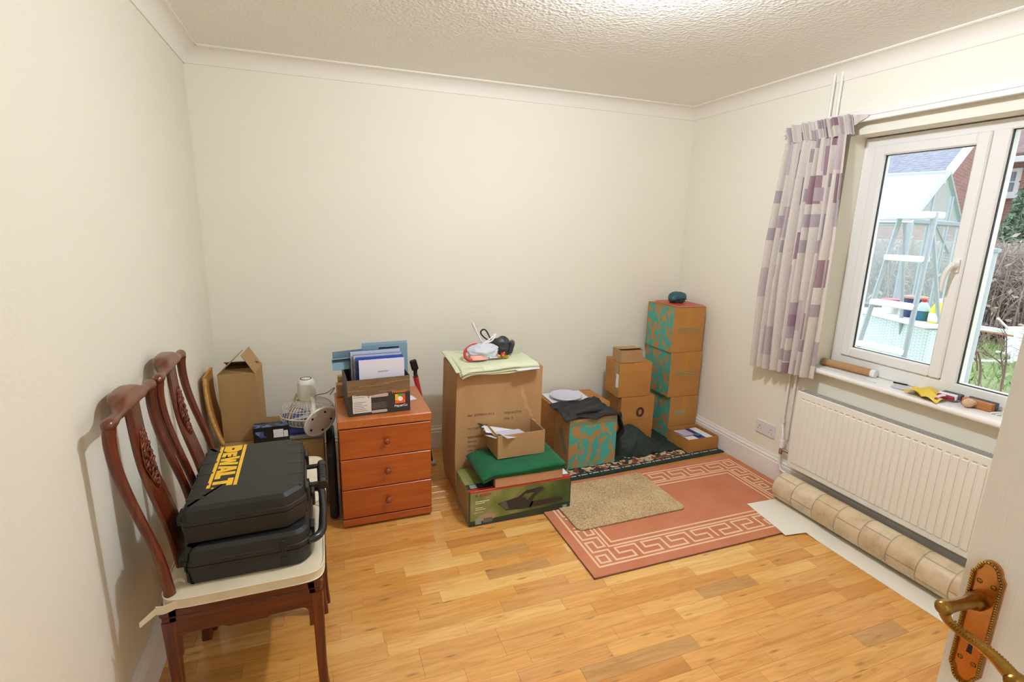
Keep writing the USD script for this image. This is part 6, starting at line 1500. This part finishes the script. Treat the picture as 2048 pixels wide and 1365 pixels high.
# bramble hedge
def bramble(loc, L, h, n, seed):
    g_ = np.random.default_rng(seed)
    ms = []
    for i in range(n):
        p0 = np.array([g_.normal()*0.28, g_.uniform(-L/2, L/2), 0.0]); a = g_.random()*2*PI; l = h*(0.6+0.7*g_.random())
        q = p0+np.array([math.cos(a)*0.25, math.sin(a)*0.5, l]); e = q+np.array([math.cos(a)*0.25, math.sin(a)*0.6, -l*0.35*g_.random()])
        ms.append(tube(spline([p0, (p0+q)/2+g_.normal(size=3)*0.06, q, e], 7), np.linspace(0.012, 0.004, 7), 4))
    return join(ms)
hg = thing('bramble_hedge', 'tangled leafless brown bramble hedge in front of the board fence', 'hedge', (10.9, 1.7, GRZ))
part(hg, 'stems', bramble((0, 0, 0), 5.0, 1.25, 520, 4), mat('bramble_stems', S(168, 148, 140), 0.9, col2=S(128, 112, 106), nscale=3), kind='stuff')
g_ = np.random.default_rng(9); V, Fc = [], []
for i in range(12000):
    p = np.array([g_.normal()*0.3, g_.uniform(-2.6, 2.6), abs(g_.normal(0.55, 0.36))]); d = g_.normal(size=3)*0.024; e = g_.normal(size=3)*0.016; b = len(V)
    V += [p-d, p+e, p+d, p-e]; Fc += [(b, b+1, b+2), (b, b+2, b+3)]
part(hg, 'dead_leaves', trimesh.Trimesh(V, Fc, process=False), mat('dead_leaves', S(176, 158, 148), 0.9, col2=S(138, 132, 116), nscale=2.5), kind='stuff')
# bare shrub near the window
BARK = mat('shrub_bark', S(128, 106, 98), 0.9)
shb = thing('bare_shrub', 'bare leafless shrub on the lawn close to the window', 'shrub', (7.4, -0.30, GRZ))
g_ = np.random.default_rng(12)
def branch(p, d, l, r, depth, out):
    q = p+d*l
    out.append(tube(spline([p, (p+q)/2+g_.normal(size=3)*l*0.06, q], 6), np.linspace(r, r*0.6, 6), 5))
    if depth:
        for k in range(3):
            dd = d+g_.normal(size=3)*0.55; dd[2] = abs(dd[2])*0.8+0.1; dd /= np.linalg.norm(dd)
            branch(p+d*l*(0.5+0.22*k), dd, l*0.62, r*0.6, depth-1, out)
for k in range(4):
    out = []
    branch(np.array([0.10*g_.normal(), 0.14*(k-1.5), 0.0]), np.array([0.05, 0.13*(k-1.5), 1.0])/1.02, 0.42, 0.014, 3, out)
    part(shb, 'branch', out, BARK)
# toppled white plastic chairs
def fallen(label, loc, rz, tip):
    t = thing('plastic_chair', label, 'garden chair', loc, rz, 'fallen white garden chairs')
    Mx = rotm(tip, 0.2, 0)
    def pt(m): m = m.copy(); m.apply_transform(Mx); m.apply_translation((0, 0, 0.26)); return m
    part(t, 'seat', pt(rbox((0.42, 0.42, 0.025), (0, 0, 0.0), 0.012)), GHW, 40)
    for i in range(4):
        part(t, 'back_slat', pt(rbox((0.02, 0.07, 0.40), (-0.21, -0.15+0.1*i, 0.22), 0.009)), GHW, 40)
    for a in (-1, 1):
        for b in (-1, 1):
            part(t, 'leg', pt(tube([(a*0.18, b*0.18, 0), (a*0.21, b*0.21, -0.21), (a*0.23, b*0.23, -0.42)], 0.018, 6)), GHW, 40)
fallen('white plastic garden chair lying toppled on the lawn behind the bare shrub', (8.9, 0.42, GRZ), 0.4, 1.5)
fallen('second white plastic garden chair, lying farther off towards the hedge', (9.6, 0.62, GRZ), 1.9, 1.9)
pk = single('timber_plank', bx(9.3, 9.4, 0.2, 1.55, GRZ+0.33, GRZ+0.38, 0.004), mat('orange_timber', S(190, 128, 100), 0.8), 'reddish plank lying across the toppled garden chairs', 'plank')
